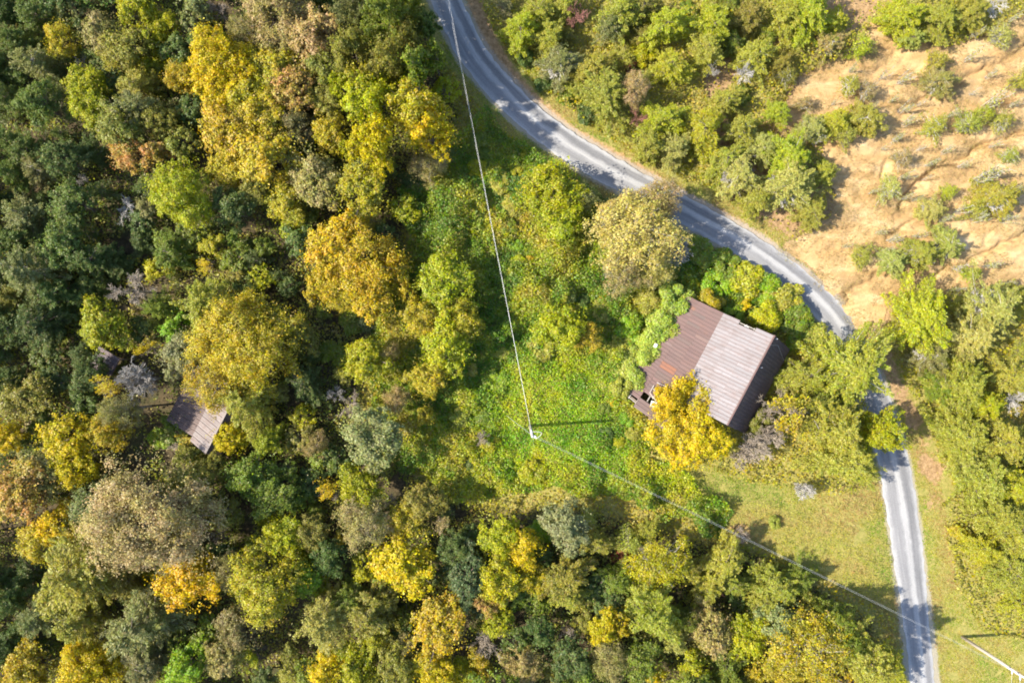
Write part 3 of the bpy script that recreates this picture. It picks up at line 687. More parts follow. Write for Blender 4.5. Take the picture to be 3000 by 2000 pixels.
def proto_shrub(R, H, nleaf, leaf, seed):
    rs = np.random.RandomState(seed); nc = 15; pos = []; nr = []; paths = []
    for k in range(nc):
        d = rand_dir(rs, 1, .05)[0]; q = rs.uniform(.3, 1)**.5; c = np.array([d[0]*R*q*.75, d[1]*R*q*.75, H*.35+d[2]*H*.45*q]); r = R*rs.uniform(.24, .42)
        paths.append(limb_path((rs.normal()*.08*R, rs.normal()*.08*R, -.15), c, .03, .012, rs, .1, 4)); m = nleaf//nc
        dd = rand_dir(rs, m, -.5); p = dd*r*rs.uniform(.45, 1.05, (m, 1)); p[:, 2] *= .8; pos.append(p+c); nr.append(dd*.6+np.array([0, 0, .6])+rs.normal(size=(m, 3))*.4)
    pos = np.concatenate(pos); nr = np.concatenate(nr); pos[:, 2] = np.maximum(pos[:, 2], .06)
    V, F = tube_np(paths, 4); return mesh_np('trunk', V, F, True), kite_mesh('crown', kites(pos, nr, leaf*rs.uniform(.6, 1.4, len(pos)), rs, .7, .12))
PROTO = {}      # kind -> list of (R, H, trunk mesh, crown mesh)
def reg(kind, R, H, tc):
    for me in tc:
        if me is not None: me.materials.append(M_BARK if me.name.startswith('trunk') else M_LEAF)
    PROTO.setdefault(kind, []).append((R, H, tc[0], tc[1]))
for k in range(5): reg('BL', 4.6, 11, proto_broad(4.6, 11, 28000, .185, 100+k))
for k in range(2): reg('BX', 6.6, 12, proto_broad(6.6, 12, 46000, .175, 110+k, nc=66))
for k in range(7): reg('BM', 2.6, 8, proto_broad(2.6, 8, 15500, .15, 120+k))
for k in range(5): reg('BS', 1.5, 5, proto_broad(1.5, 5, 5500, .14, 140+k, nc=24))
for k in range(4): reg('ML', 4.4, 10.5, proto_broad(4.4, 10.5, 15000, .17, 160+k, gap=.0, nc=80))
for k in range(4): reg('CL', 3.6, 9, proto_cedar(3.6, 9, 30000, .22, 200+k))
for k in range(6): reg('CM', 2.2, 6.5, proto_cedar(2.2, 6.5, 19000, .165, 220+k))
for k in range(4): reg('CS', 1.2, 3.2, proto_cedar(1.2, 3.2, 4500, .13, 240+k, .6))
for k in range(4): reg('N', 2.2, 6.5, proto_bare(2.2, 6.5, 300+k))
for k in range(3): reg('ND', 1.6, 4.5, proto_bare(1.6, 4.5, 320+k, 18, .011, .9))
for k in range(5): reg('P', .8, 3.4, proto_broom(.8, 3.4, 340+k, 220 if k else 60))
for k in range(5): reg('S', 1.4, 1.9, proto_shrub(1.4, 1.9, 4500, .16, 360+k))
for k in range(3): reg('G', 1.6, 3.6, proto_shrub(1.6, 3.6, 8000, .145, 380+k))

# leaf colours (main, patch) and words
PAL = {
 'Y': ((.60, .46, .022), (.47, .41, .03), 'bright yellow'),
 'W': ((.43, .42, .032), (.30, .34, .035), 'yellow-green'),
 'D': ((.49, .39, .055), (.37, .345, .055), 'golden'),
 'O': ((.56, .40, .045), (.46, .39, .05), 'orange-gold'),
 'R': ((.50, .29, .12), (.42, .34, .09), 'rusty orange'),
 'T': ((.40, .325, .15), (.31, .29, .09), 'tan-brown'),
 'K': ((.47, .355, .185), (.41, .34, .13), 'pinkish tan'),
 'L': ((.39, .385, .085), (.32, .335, .07), 'lime-olive'),
 'V': ((.255, .255, .060), (.29, .27, .065), 'olive'),
 'E': ((.22, .27, .05), (.17, .225, .045), 'mid-green'),
 'F': ((.13, .18, .05), (.10, .15, .045), 'dark green'),
 'M': ((.15, .20, .05), (.12, .17, .045), 'deep green'),
 'B': ((.64, .40, .018), (.60, .45, .025), 'vivid orange-gold'),
 'S': ((.52, .43, .16), (.45, .39, .12), 'pale straw'),
 'U': ((.13, .165, .07), (.105, .14, .06), 'dark blue-green'),
 'X': ((.31, .32, .15), (.26, .285, .11), 'silvery green'),
 'Q': ((.265, .27, .115), (.22, .24, .08), 'grey-green'),
 'C': ((.44, .45, .065), (.36, .39, .06), 'bright lime'),
 'H': ((.27, .085, .05), (.24, .12, .06), 'red-brown'),
 'A': ((.44, .435, .135), (.38, .385, .115), 'pale lime'),
 'Z': ((.23, .20, .09), (.20, .20, .07), 'dull brown'),
 'J': ((.36, .45, .09), (.44, .48, .11), 'fresh lime'),
 'I': ((.22, .36, .05), (.28, .38, .05), 'vivid green'),
}
BARK = {'n': (.20, .165, .135), 'g': (.38, .355, .325), 't': (.37, .31, .245), 'w': (.50, .475, .44), 'h': (.33, .16, .13)}
# kind, pixel x, pixel y, radius in pixels, colour, bark
T_LIST = """
C 26 34 50 F n;C 120 51 56 E n;B 214 26 40 Q n;C 60 124 55 E n;C 115 190 62 Q g;B 188 120 46 D n;B 300 107 58 T n;B 372 140 66 V n;B 406 34 66 W n;B 487 80 46 W n;B 568 50 44 Q n;N 640 30 50 - t;B 526 154 45 F n;N 240 182 30 - w;C 346 195 38 L n
B 256 248 52 W n;C 410 262 58 L n;C 427 333 72 Q n;B 273 316 55 W n;B 355 376 70 V n;C 26 290 46 E n;B 120 308 60 E n;C 34 420 48 L n;C 98 450 54 E n;C 43 513 56 E n;C 124 504 50 Q g;B 192 470 58 F n;B 392 452 52 R n;B 455 448 44 R n;N 240 525 32 - g;B 214 598 64 E n;C 85 632 66 Q n;N 372 611 46 - w;B 430 607 28 X n
B 538 568 90 W n;B 641 180 100 Y n;B 538 222 48 D n;B 654 262 66 Y n;B 812 34 90 T n;M 726 98 54 T g;B 910 111 80 K n;B 820 205 74 D n;B 866 272 72 R n;B 949 214 64 V n;B 739 285 70 D n;B 672 388 88 D n;B 778 350 64 D n;B 872 372 60 Z n;B 790 462 78 D n;B 671 487 56 D n;B 919 521 80 T n;B 838 594 56 D n;B 970 393 52 D n;B 961 295 50 V n;B 568 320 42 F n;B 538 419 46 V n;B 684 611 60 F n;B 748 556 50 V n;B 480 360 50 V n;B 600 130 45 F n
C 1034 30 52 Q n;C 1175 -15 70 E n;C 1120 -60 70 E n;B 1190 130 50 V n;C 1141 81 86 E n;B 1026 150 55 V n;B 1141 184 55 V n;B 1214 209 48 E n;B 1085 240 48 D n;B 1085 295 80 W n;B 1225 335 78 D n;B 1265 385 62 Y n;B 1098 412 66 Y n;M 1256 479 54 T g;B 1068 470 42 Q n;B 1055 555 68 D n;S 1214 534 44 F n
B 1612 560 78 W n;B 1640 620 62 W n;M 1708 585 45 Q g;M 1860 690 128 S g;M 1800 640 66 S g;M 1925 590 66 T g;ND 1985 735 84 - g;ND 1945 610 50 - g;M 1830 780 76 T g;M 1912 780 58 S g
C 1526 94 60 C n;C 1474 26 36 Q n;C 1577 43 52 L n;C 1607 124 55 L n;K 1641 192 66 Q w;N 1688 47 52 - h;C 1812 47 66 L n;K 1786 80 48 Q g;C 1953 77 68 C n;C 1961 200 64 C n;S 1885 158 36 W n;S 1848 192 24 H h;C 1740 205 62 L n;C 1769 278 76 L n;M 1859 261 48 K g;N 1868 350 44 - h;C 1940 355 72 C n;C 1897 427 60 L n;C 1974 440 56 A n;S 1538 171 24 F n;S 1598 243 30 F n;S 1718 325 36 F n;S 1660 285 28 E n;C 1660 20 45 L n;C 1880 30 50 V n
C 2085 85 68 C n;C 2068 150 54 L n;C 2188 51 52 V n;C 2363 43 86 C n;C 2300 60 55 L n;C 2444 68 46 C w;K 2427 132 50 Q w;C 2214 165 60 L g;N 2184 212 46 - w;C 2521 132 38 C n;C 2641 55 62 C n;C 2748 64 66 L n;C 2833 43 52 L n;N 2919 17 46 - w;C 2667 115 42 A n;N 2085 209 32 - g;K 2303 222 34 V g;C 2124 299 50 L n;C 2278 337 42 C n;K 2350 303 30 Q w;C 2483 252 36 L w;K 2538 265 34 Q w;C 2744 179 34 L n;K 2748 239 50 Q w;K 2923 107 40 A g;C 2987 231 40 L n
K 2376 380 50 A w;C 2444 359 50 C n;C 2534 350 60 L w;C 2470 397 40 L n;C 2056 385 72 C n;K 2171 376 54 L w;K 2158 513 64 A g;C 2308 470 82 C g;K 2299 547 76 A w;C 2406 513 48 L n;C 2214 590 50 L n;C 2376 620 56 L n;N 2385 650 30 - w;C 2120 470 60 L n;K 2230 440 50 A g
C 2739 372 38 L w;K 2833 363 38 L g;C 2876 338 32 C n;K 2936 355 38 L g;K 2641 462 36 Q w;K 2607 551 40 Q w;C 2778 560 27 C n;K 2919 577 58 L w;K 2726 615 46 A w;K 2957 453 28 L w;C 2850 620 34 L n
C 2684 930 98 C n;C 2517 750 38 L n;K 2607 763 48 A w;K 2692 742 58 L w;K 2769 716 48 A w;C 2842 806 30 C n;K 2897 904 90 A w;C 2833 981 80 A g;C 2974 887 50 L n;K 2718 1041 60 Q w;C 2803 1127 86 L n;C 2949 1101 66 L n;N 2974 1174 52 - w;S 2752 1003 24 H h;C 2876 1180 56 W n;C 2812 1276 86 L n;C 2927 1285 80 L n;C 2745 1130 45 E n
C 2483 1085 106 L g;C 2362 1100 74 L n;C 2440 1255 96 L g;C 2574 1257 74 W n;C 2480 1345 86 L n;C 2400 1180 60 E n;J 2308 1215 82 D t;ND 2200 1310 80 - t;ND 2258 1272 60 - t;N 2165 1345 44 - t;N 2290 1180 50 - t;G 2222 1235 40 V n
G 2239 926 46 W n;G 2081 885 36 D n;S 2145 928 34 I n;S 2184 887 22 Y n;S 2192 815 50 C n;S 2299 872 55 L n;S 2342 938 60 E n;S 2128 776 45 E n;S 2250 845 45 I n;S 2380 985 46 L n;S 2325 1007 26 I n;S 2060 740 48 E n;S 2100 830 44 I n
B 2010 1245 112 Y n;B 2080 1290 60 Y n;B 1960 1180 52 Y n
G 1976 874 56 J n;G 1938 960 58 J n;G 1858 1098 56 J n;G 1954 914 48 J n;G 1905 1005 44 J n;G 1880 1048 48 J n;G 1822 1128 36 L n;S 1842 950 44 I n;S 1868 1015 44 I n;S 1815 1030 44 L n;S 1835 1060 34 L n;G 1905 885 40 L n;S 1790 1110 40 L n;G 1890 1050 32 J n
B 985 735 88 O n;B 1070 770 96 O n;B 960 820 70 O n;B 1090 850 72 O n;B 1000 690 55 O n;M 1020 870 52 D g
B 1299 827 75 W n;B 1239 938 56 D n;B 1355 938 54 D n;B 1312 1007 72 W n;B 1256 1105 50 D n;S 1214 1037 42 E n;B 1197 866 32 D n;B 1073 1058 62 W n;M 1141 1032 32 T g;S 1030 938 42 E n;S 1068 938 36 U n;B 1640 960 72 W n;B 1715 985 46 D n;S 1645 849 50 A n;S 1590 1010 50 L n;B 1244 1216 30 D n;S 1342 1230 40 L n;B 1098 1272 86 X n;N 1414 1285 36 - t;S 1299 1280 42 I n;N 1030 1182 46 - t;M 1162 1170 40 T g;S 1430 1310 34 W n;S 1560 1390 40 W n
C 77 699 60 L n;C 103 797 86 Q g;C 51 870 50 V n;B 197 720 66 E n;C 282 763 60 F n;C 504 742 56 E n;J 598 776 34 Y t;N 397 849 84 - t;B 316 955 66 W n;C 470 904 46 E n;C 620 887 96 L n;B 513 960 42 I n;B 730 1003 124 D n;B 800 960 70 V n;M 641 1127 84 D g;C 735 1173 90 L n;B 538 1037 66 X n;J 427 1020 34 Y t;ND 410 1114 80 - g;C 128 943 72 F n;C 60 960 60 F n;C 180 860 60 F n;J 308 1135 52 D t;M 363 1203 50 T g;B 85 1169 66 V n;C 26 1114 50 F n;B 192 1285 72 Y n;B 26 1276 52 Y n;B 333 1263 56 D n;B 265 1092 52 F n;C 897 1118 62 F n;N 985 1150 38 - g;B 679 1280 46 Y n;C 795 1285 56 C n;M 927 1302 36 T g;B 513 1255 42 E n;S 466 1285 30 I n;J 534 1306 56 D t;B 876 985 52 V n;S 974 1037 42 E n;B 730 1090 60 D n;C 560 1330 45 V n
B 64 1441 86 R n;B 128 1377 60 T n;B 222 1373 60 Y n;B 265 1475 60 Q n;B 180 1540 62 Y n;B 120 1595 60 D n;B 453 1510 158 K n;B 560 1440 70 V n;C 252 1663 122 L n;C 385 1693 62 V n;B 547 1702 84 B n;C 124 1800 66 Q t;C 239 1809 72 L n;C 427 1821 106 Q n;C 430 1930 72 Q n;B 265 1962 90 Y n;B 325 1924 46 Y n;B 85 1962 66 D n;B 547 1945 62 I n;B 658 1920 60 T n;J 735 1930 48 W n;B 705 1834 64 Z n;B 786 1715 98 D n;M 667 1672 52 T g;C 953 1800 86 A n;B 962 1950 56 Y n;B 833 1569 66 W n;B 919 1552 50 V n;N 641 1565 44 - t;B 658 1501 46 V n;B 744 1394 70 E n;B 812 1437 64 E n;B 632 1364 50 V n;J 966 1441 50 Y n;B 889 1698 48 I n;B 962 1629 52 F n;C 26 1757 60 F n;C 30 1880 55 F n
B 1056 1420 62 W n;M 1068 1531 76 T t;B 1192 1522 50 D n;B 1184 1646 86 Y n;B 1239 1471 54 V n;J 1295 1535 36 T t;B 1376 1680 70 U n;B 1372 1750 50 U n;B 1530 1603 58 Y n;B 1470 1569 56 W n;B 1466 1693 62 W n;B 1547 1689 46 O n;B 1432 1762 48 R n;B 1453 1809 46 W n;B 1282 1834 86 D n;C 1107 1864 56 C n;C 1085 1779 76 V n;C 1034 1745 55 E n;B 1043 1937 60 W n;M 1192 1881 32 T t;N 1427 1881 70 - t;J 1397 1924 42 D t;B 1282 1962 62 Y n;B 1162 1945 60 V n;B 1658 1535 66 X n;S 1577 1561 42 I n;C 1748 1586 46 L n;C 1838 1586 40 L n;C 1658 1685 74 V n;C 1667 1736 56 L n;S 1829 1642 34 H h;C 1803 1693 52 E n;M 1936 1650 80 W g;C 1910 1779 100 L n;B 1769 1843 50 Y n;N 1667 1860 48 - t;B 1816 1821 36 O n;M 1786 1928 62 T n;B 1667 1928 56 F n;B 1534 1941 50 T n;B 1585 1843 46 F n;B 1876 1937 60 E n;B 1919 1975 30 Y n;C 1966 1864 50 A n;N 1150 1465 30 - t;B 1330 1610 50 F n
C 2120 1638 70 L n;C 2137 1702 52 L n;C 2064 1715 60 L n;N 2103 1736 28 - h;C 2274 1715 66 L n;C 2231 1757 56 L n;K 2256 1796 44 Q w;B 2278 1821 60 X n;C 2363 1749 40 L n;C 2427 1792 46 E n;B 2192 1864 60 W n;B 2085 1843 66 T n;M 2372 1885 102 D g;B 2299 1962 56 D n;C 2513 1907 90 L n;C 2598 1950 62 C n;C 2120 1941 66 E n;B 2026 1941 42 W n;C 2010 1810 50 E n;C 2340 1690 45 E n;C 2460 1850 48 E n
C 2870 1400 78 L n;C 2960 1420 74 C n;C 2905 1510 80 L n;C 2975 1570 70 L n;C 2865 1600 52 C n;C 2950 1670 72 L n;C 2985 1760 52 C n;S 2805 1560 30 D n;C 2830 1350 50 A n;ND 2355 1433 44 - w;ND 2171 1569 40 - t;S 2270 1530 20 L n
"""
SAPL = "2602 218 60;2650 225 70;2915 295 90;2905 508 110;2868 528 80;2820 620 70;2667 355 60;2658 316 60;2632 402 50;2850 162 60;2860 265 45;2910 218 45;2658 513 55;2735 475 50;2658 577 50;2393 415 60;2872 640 60;2580 680 50;2620 700 60;2690 690 50;2820 780 70;2900 780 60;2950 640 60;2770 640 50;2560 560 40;2700 430 45;2780 440 45;2830 480 40;2960 560 60;2690 580 40;2600 430 40;2920 420 40;2500 200 40;2560 310 40;2620 290 40;2450 300 35;2790 330 45;2980 300 50;2860 100 50;2960 60 50;2700 300 40;2590 735 45;2800 850 50;2950 830 55;2480 720 35;2720 520 35"
entries = []
for e in T_LIST.replace('\n', ';').split(';'):
    f = e.split()
    if f: entries.append((f[0], float(f[1]), float(f[2]), float(f[3]), f[4], f[5]))
for e in SAPL.split(';'):
    a, b, c = map(float, e.split()); entries.append(('P', a, b, c*.28, 'A' if (a+b) % 3 else 'L', 'w'))
rt = random.Random(77)
# younger trees filling the closed wood, and the wood going on past the frame
wood_polys = [poly_w([(-260, -200), (1250, -200), (1260, 120), (1330, 330), (1290, 520), (1180, 620), (1150, 900), (1050, 1000), (1060, 1200), (1100, 1340), (1400, 1500), (1700, 1500), (2000, 1580), (2250, 1640), (2550, 1830), (2560, 2200), (-260, 2200)]),
              poly_w([(1500, -160), (2450, -160), (2300, 180), (2120, 420), (2000, 500), (1850, 430), (1650, 250)]), poly_w([(2700, 880), (3160, 880), (3160, 1750), (2900, 1700), (2800, 1380), (2740, 1180)])]
placed = [(a, b, c) for _, a, b, c, *_ in entries]
def near(px, py):
    return min(math.hypot(px-a, py-b)-c for a, b, c in placed)
fill = 0
for k in range(6000):
    px = rt.uniform(-230, 3130); py = rt.uniform(-170, 2170); q = P(px, py)
    zi = next((i for i, w in enumerate(wood_polys) if inside(np.array(q.x), np.array(q.y), w)), None)
    if zi is None: continue
    out_ = px < 0 or py < 0 or px > 3000 or py > 2000
    r = rt.uniform(55, 80) if out_ else rt.uniform(26, 44)
    if near(px, py) < (r*.55 if out_ else r*.0): continue
    if 330 < px < 690 and 1000 < py < 1340 and not out_: continue
    if zi == 0: kind, c = rt.choice((('B', 'F'), ('B', 'E'), ('B', 'V'), ('C', 'E'), ('C', 'F'), ('C', 'L'), ('B', 'W'), ('B', 'D'), ('B', 'E')) if px > 420 else (('B', 'F'), ('C', 'M'), ('C', 'F'), ('B', 'M')))
    else: kind, c = rt.choice((('C', 'L'), ('C', 'E'), ('S', 'E'), ('C', 'V')))
    entries.append((kind+'f', px, py, r, c, 'n')); placed.append((px, py, r)); fill += 1
    if fill > 215: break

kz = 0
for k in range(3000):
    px = rt.uniform(1360, 2150); py = rt.uniform(400, 1480); q = P(px, py); r = rt.choice((18, 22, 26, 32, 38))
    if float(sdf(np.array([q.x]), np.array([q.y]), kudzu_poly)[0]) < .6 or near(px, py) < r*.35 or math.hypot((px-1600)/170, (py-1230)/190) < 1: continue
    if inside(np.array(q.x), np.array(q.y), house_fp) or float(road_dist(np.array([q.x]), np.array([q.y]))[0]) < 3.2 or (px > 1600 and py > 1300): continue
    entries.append(('Sf', px, py, r, rt.choice('EEILLWWFCD'), 'n')); placed.append((px, py, r)); kz += 1
    if kz > 60: break
LAND = [('the farmhouse', 2050, 1060, 260), ('the tin shed', 560, 1230, 150), ('the vine patch pole', 1553, 1260, 200), ('the verge pole', 2850, 1880, 200),
        ('the pinkish tan tree', 453, 1510, 250), ('the orange maple', 547, 1702, 190), ('the orange grove', 1020, 780, 260), ('the tall yellow tree', 641, 184, 230),
        ('the blue-green tree', 1376, 1690, 210), ('the leafless tree', 397, 849, 190), ('the silvery tree', 1098, 1272, 190), ('the half-bare golden tree', 1870, 690, 230),
        ('the lime bend cedar', 2684, 930, 200), ('the rusty twin crowns', 425, 450, 180), ('the roofside yellow tree', 2010, 1245, 160),
        ('the clay gully', 2780, 500, 330), ('the road bend', 1560, 350, 330), ('the dark wood', 60, 900, 400), ('the grass clearing', 2300, 1500, 330), ('the soil verge', 2700, 1250, 300), ('the sapling slope', 2750, 250, 300), ('the upper road', 1330, 100, 320)]
HERO = {(2010, 1245): 'large bright yellow tree leaning over the farmhouse roof', (453, 1510): 'biggest round tree in the wood with pinkish tan leaves', (547, 1702): 'compact orange-gold maple glowing among green cedars',
        (641, 180): 'tall bright yellow tree rising above the dark wood', (397, 849): 'leafless tan tree with wide bare branches in the shaded wood', (1376, 1680): 'dark blue-green tree among yellow neighbours', (1098, 1272): 'rounded silvery green tree at the edge of the vine patch',
        (1860, 690): 'broad half-bare golden tree between the road and the farmhouse', (2684, 930): 'dense bright lime cedar beside the clay bank at the road bend', (410, 1114): 'grey dead cedar standing beside the tin shed', (2308, 1215): 'nearly bare tree with a few gold leaves behind the farmhouse',
        (2483, 1085): 'big lime-olive cedar hanging over the narrow road', (2574, 1257): 'yellow-green cedar overhanging the road edge', (316, 955): 'round yellow-green tree alone in the shaded wood', (1640, 960): 'yellow-green tree in the vine patch facing the farmhouse', (2355, 1433): 'white bleached dead bush at the edge of the grass clearing', (2171, 1569): 'pale tan brush clump under the overhead wires'}
KW = {'B': 'broadleaf tree', 'C': 'cedar', 'N': 'bare tree', 'ND': 'dead cedar', 'M': 'half-bare tree', 'K': 'thin cedar with bare inner twigs', 'J': 'sparse tree', 'S': 'shrub', 'G': 'vine-covered bush', 'P': 'sapling with whippy bare stems'}
CATW = {'B': 'tree', 'C': 'tree', 'N': 'tree', 'ND': 'tree', 'M': 'tree', 'K': 'tree', 'J': 'tree', 'S': 'shrub', 'G': 'shrub', 'P': 'sapling'}
NAMEW = {'B': 'broadleaf_tree', 'C': 'cedar_tree', 'N': 'bare_tree', 'ND': 'dead_cedar', 'M': 'half_bare_tree', 'K': 'thin_cedar', 'J': 'sparse_tree', 'S': 'shrub', 'G': 'vine_covered_bush', 'P': 'sapling'}
BW = {'g': 'grey', 't': 'tan', 'w': 'bleached white', 'h': 'red-brown', 'n': 'brown'}
labels = {}
def relation(px, py, lev):
    ds = sorted((math.hypot(px-a, py-b)/s, nm) for nm, a, b, s in LAND)
    return f'near {ds[0][1]}' if lev == 0 else f'between {ds[0][1]} and {ds[1][1]}'
cnt = {}
for e in entries:
    kd, px, py, r, c, bk = e
    if px < 300 and py < 1250 and c in 'EL': c = 'M'
    if px > 2230 and py < 860 and c == 'Q': c = 'AT'[int(px+py) % 2]
    under = kd.endswith('f'); kd = kd.rstrip('f')
    right = px > 1480 and (py < 720 or px > 2050)
    rm0 = r*MPP
    if kd in ('B', 'M', 'J'): H = 3.4+1.45*rm0
    elif kd in ('C', 'K'): H = (2.2+1.75*rm0) if not right else (1.4+1.55*rm0)
    elif kd in ('N', 'ND'): H = 2.8+1.8*rm0
    elif kd == 'P': H = 1.6+3.0*rm0
    elif kd == 'G': H = 3.3+.5*rm0
    else: H = .7+.75*rm0
    if px > 2300 and py < 860 and kd in ('C', 'K', 'N'): H = .9+1.35*rm0
    if (int(px), int(py)) in ((2010, 1245), (2080, 1290), (1960, 1180)): H = 7.4
    if 1000 < px < 1300 and py < 450: H = max(H*1.4, 13.0)
    if 440 < px < 560 and 1240 < py < 1320: H *= .5
    if (int(px), int(py)) in ((333, 1263), (363, 1203), (308, 1135), (397, 849), (410, 1114)): H = 9.6
    if (int(px), int(py)) in ((2513, 1907), (2427, 1792), (2460, 1850)): H = {2513: 12.5, 2427: 9.5, 2460: 10}[int(px)]
    if (int(px), int(py)) in ((2200, 1310), (2258, 1272), (2308, 1215), (2574, 1257), (1985, 735)): H = 8.2
    if under and 0 < px < 3000 and 0 < py < 2000: H *= .72
    H *= rt.uniform(.92, 1.08); zc = H*(.62 if kd in ('B', 'M', 'J') else .5 if kd in 'CK' else .45)
    p = P(px, py, zc); rm = rm0*(1-zc/CAMH)
    if kd == 'B': key = 'BX' if rm > 4.4 else 'BL' if rm > 3.3 else 'BM' if rm > 1.75 else 'BS'
    elif kd == 'M': key = 'ML'
    elif kd == 'J': key = 'N'
    elif kd in 'CK': key = 'CL' if rm > 2.9 else 'CM' if rm > 1.6 else 'CS'
    else: key = kd
    pr = PROTO[key]; R0, H0, tm, cm = pr[cnt.get(key, 0) % len(pr)]; cnt[key] = cnt.get(key, 0)+1
    gz = float(ground_z(np.array(p.x), np.array(p.y)))
    root = empty(NAMEW[kd], (p.x, p.y, gz)); s_ = rm/R0*(1.03 if 1900 < px < 2120 and 1150 < py < 1320 else 1.2 if kd == 'B' else 1.14)
    root.scale = (s_*rt.uniform(.86, 1.12), s_*rt.uniform(.86, 1.12), H/H0); root.rotation_euler = (0, 0, rt.uniform(0, 6.283))
    t_ = add_obj('trunk', tm, None, root); bc = BARK[bk]; t_.color = (*bc, 1)
    if c != '-':
        pc = PAL[c]
        def put(me, f=1.0, name='crown'):
            o = add_obj(name, me, None, root); j = [rt.uniform(.88, 1.12)*f for _ in range(3)]
            o.color = tuple(pc[0][i]*(.5*j[i]+.5*j[0]) for i in range(3))+(1,); o['tint'] = [pc[1][i]*(.5*j[i]+.5*j[0]) for i in range(3)]; return o
        if cm is not None: put(cm)
        if kd == 'J':                                  # a few leaves left on a bare tree
            q = PROTO['P'][2]; R1, H1, _, lm = q
            for k in range(5):
                o = put(lm); th = rt.uniform(0, 6.28); o.location = (R0*.55*math.cos(th)*rt.random(), R0*.55*math.sin(th)*rt.random(), H0*rt.uniform(.35, .5)); o.scale = (R0*.55, R0*.55, H0*.12)
    if kd in ('K', 'M'):                                # bleached bare limbs showing through
        q = PROTO['ND' if kd == 'K' else 'N'][cnt[key] % 3]
        b_ = add_obj('bare_branches', q[2], None, root); b_.color = (*BARK[bk if bk != 'n' else 'g'], 1); b_.scale = (R0*.92/q[0], R0*.92/q[0], H0*.94/q[1])
    word = PAL[c][2] if c != '-' else BW[bk]
    size = 'small ' if rm < 1.5 else 'large ' if rm > 3.2 else 'mid-sized '
    if kd == 'P': size = ''; word = 'pale'
    lab = HERO.get((int(px), int(py)))
    rec = [root, kd, size, word, px, py, lab, under]
    labels.setdefault(lab or f'{size}{word} {"young " if under else ""}{KW[kd]} {relation(px, py, 0)}', []).append(rec)
def settle(lab, recs):
    for rec in recs: tag(rec[0], lab, CATW[rec[1]], f'{KW[rec[1]].split(" with")[0]}s of the hillside')
for lab, recs in list(labels.items()):
    if len(recs) == 1: settle(lab, recs); continue
    sub = {}
    for rec in recs:
        root, kd, size, word, px, py, _, under = rec
        sub.setdefault(f'{size}{word} {"young " if under else ""}{KW[kd].replace(" with bare inner twigs", "").replace(" with whippy bare stems", "")} {relation(px, py, 1)}', []).append(rec)
    for l2_, r2_ in sub.items():
        if len(r2_) == 1: settle(l2_, r2_); continue
        sub3 = {}
        for rec in r2_:
            ds = sorted((math.hypot(rec[4]-a, rec[5]-b)/s, nm) for nm, a, b, s in LAND)
            l3 = f'{l2_}, toward {ds[2][1]}'; sub3.setdefault(l3 if len(l3.split()) <= 16 else l2_, []).append(rec)
        for l3, r3 in sub3.items(): settle(l3, r3)

# ------------------------------------------------------------------ ground vegetation (uncountable)
def scatter(n, seed, box):
    rs = np.random.RandomState(seed); a = P(box[0], box[3]); b = P(box[2], box[1])
    return rs, rs.uniform(a.x, b.x, n), rs.uniform(a.y, b.y, n)
def cover(name, x, y, z, rs, size, cols, upness=.9, aspect=.7, label='', cat='plants'):
    n = len(x); pos = np.stack([x, y, z], -1); nr = rs.normal(size=(n, 3))*.45+np.array([0, 0, upness])
    V = kites(pos, nr, size*rs.uniform(.6, 1.4, n), rs, aspect, .12); me = kite_mesh(name, V)
    set_color_attr(me, np.repeat(cols, 4, 0)); o = add_obj(name, me, M_COVER); stuff(o, label, cat); return o
def mixcols(t, stops):
    t = np.clip(t, 0, 1)[:, None]; k = len(stops)-1; out = np.zeros((len(t), 3)); f = t*k
    for i in range(k):
        w = np.clip(f-i, 0, 1); m_ = (f >= i); out = np.where(m_, np.array(stops[i])*(1-w)+np.array(stops[i+1])*w, out)
    return out
# vines and weeds smothering the open ground
rs, x, y = scatter(395000, 501, (1050, 320, 2480, 1580))
jx = (fbm(x, y, 3, 55)-.5)*3
k = (sdf(x+jx, y+jx, kudzu_poly) > -.4) & (road_dist(x, y) > 2.3+1.2*fbm(x, y, 2, 57)) & ~inside(x, y, house_fp); x = x[k]; y = y[k]
pc_ = P(1600, 1230); patch = np.exp(-(((x-pc_.x)/6.5)**2+((y-pc_.y)/7.5)**2)); patch = np.clip(patch*1.7, 0, 1)
pl_ = poly_w([(1560, 1270), (1750, 1330), (1950, 1385), (2180, 1450), (2340, 1490)]); patch = np.maximum(patch, np.clip(1.5-dist_poly(x, y, pl_, False)/1.6, 0, 1)*.8)
h = fbm(x, y, 3.2, 61, 4); h = np.clip((h-.28)*2.4, 0, 1.2)**1.3*2.6*(1-.74*patch)+.15+.45*vnoise(x, y, 1.3, 65)**1.5+.35*vnoise(x, y, .6, 67)
z = ground_z(x, y)+h*rs.uniform(.55, 1.0, len(x))
t = (fbm(x, y, 4.0, 71)-.5)*1.3+(vnoise(x, y, 1.1, 73)-.5)*.55+.46+rs.normal(size=len(x))*.10
c1 = mixcols(t, [(.10, .18, .035), (.16, .25, .04), (.26, .32, .05), (.37, .37, .055), (.42, .36, .08)]); c2 = mixcols(t*.9+.08+rs.normal(size=len(x))*.08, [(.14, .30, .03), (.24, .40, .035), (.38, .46, .04), (.48, .46, .05)])
cover('vine_ground_cover', x, y, z, rs, .22*(1-.15*patch), c1*(1-patch[:, None])+c2*patch[:, None], label='green and yellowing vines smothering the open ground around the pole', cat='vines')
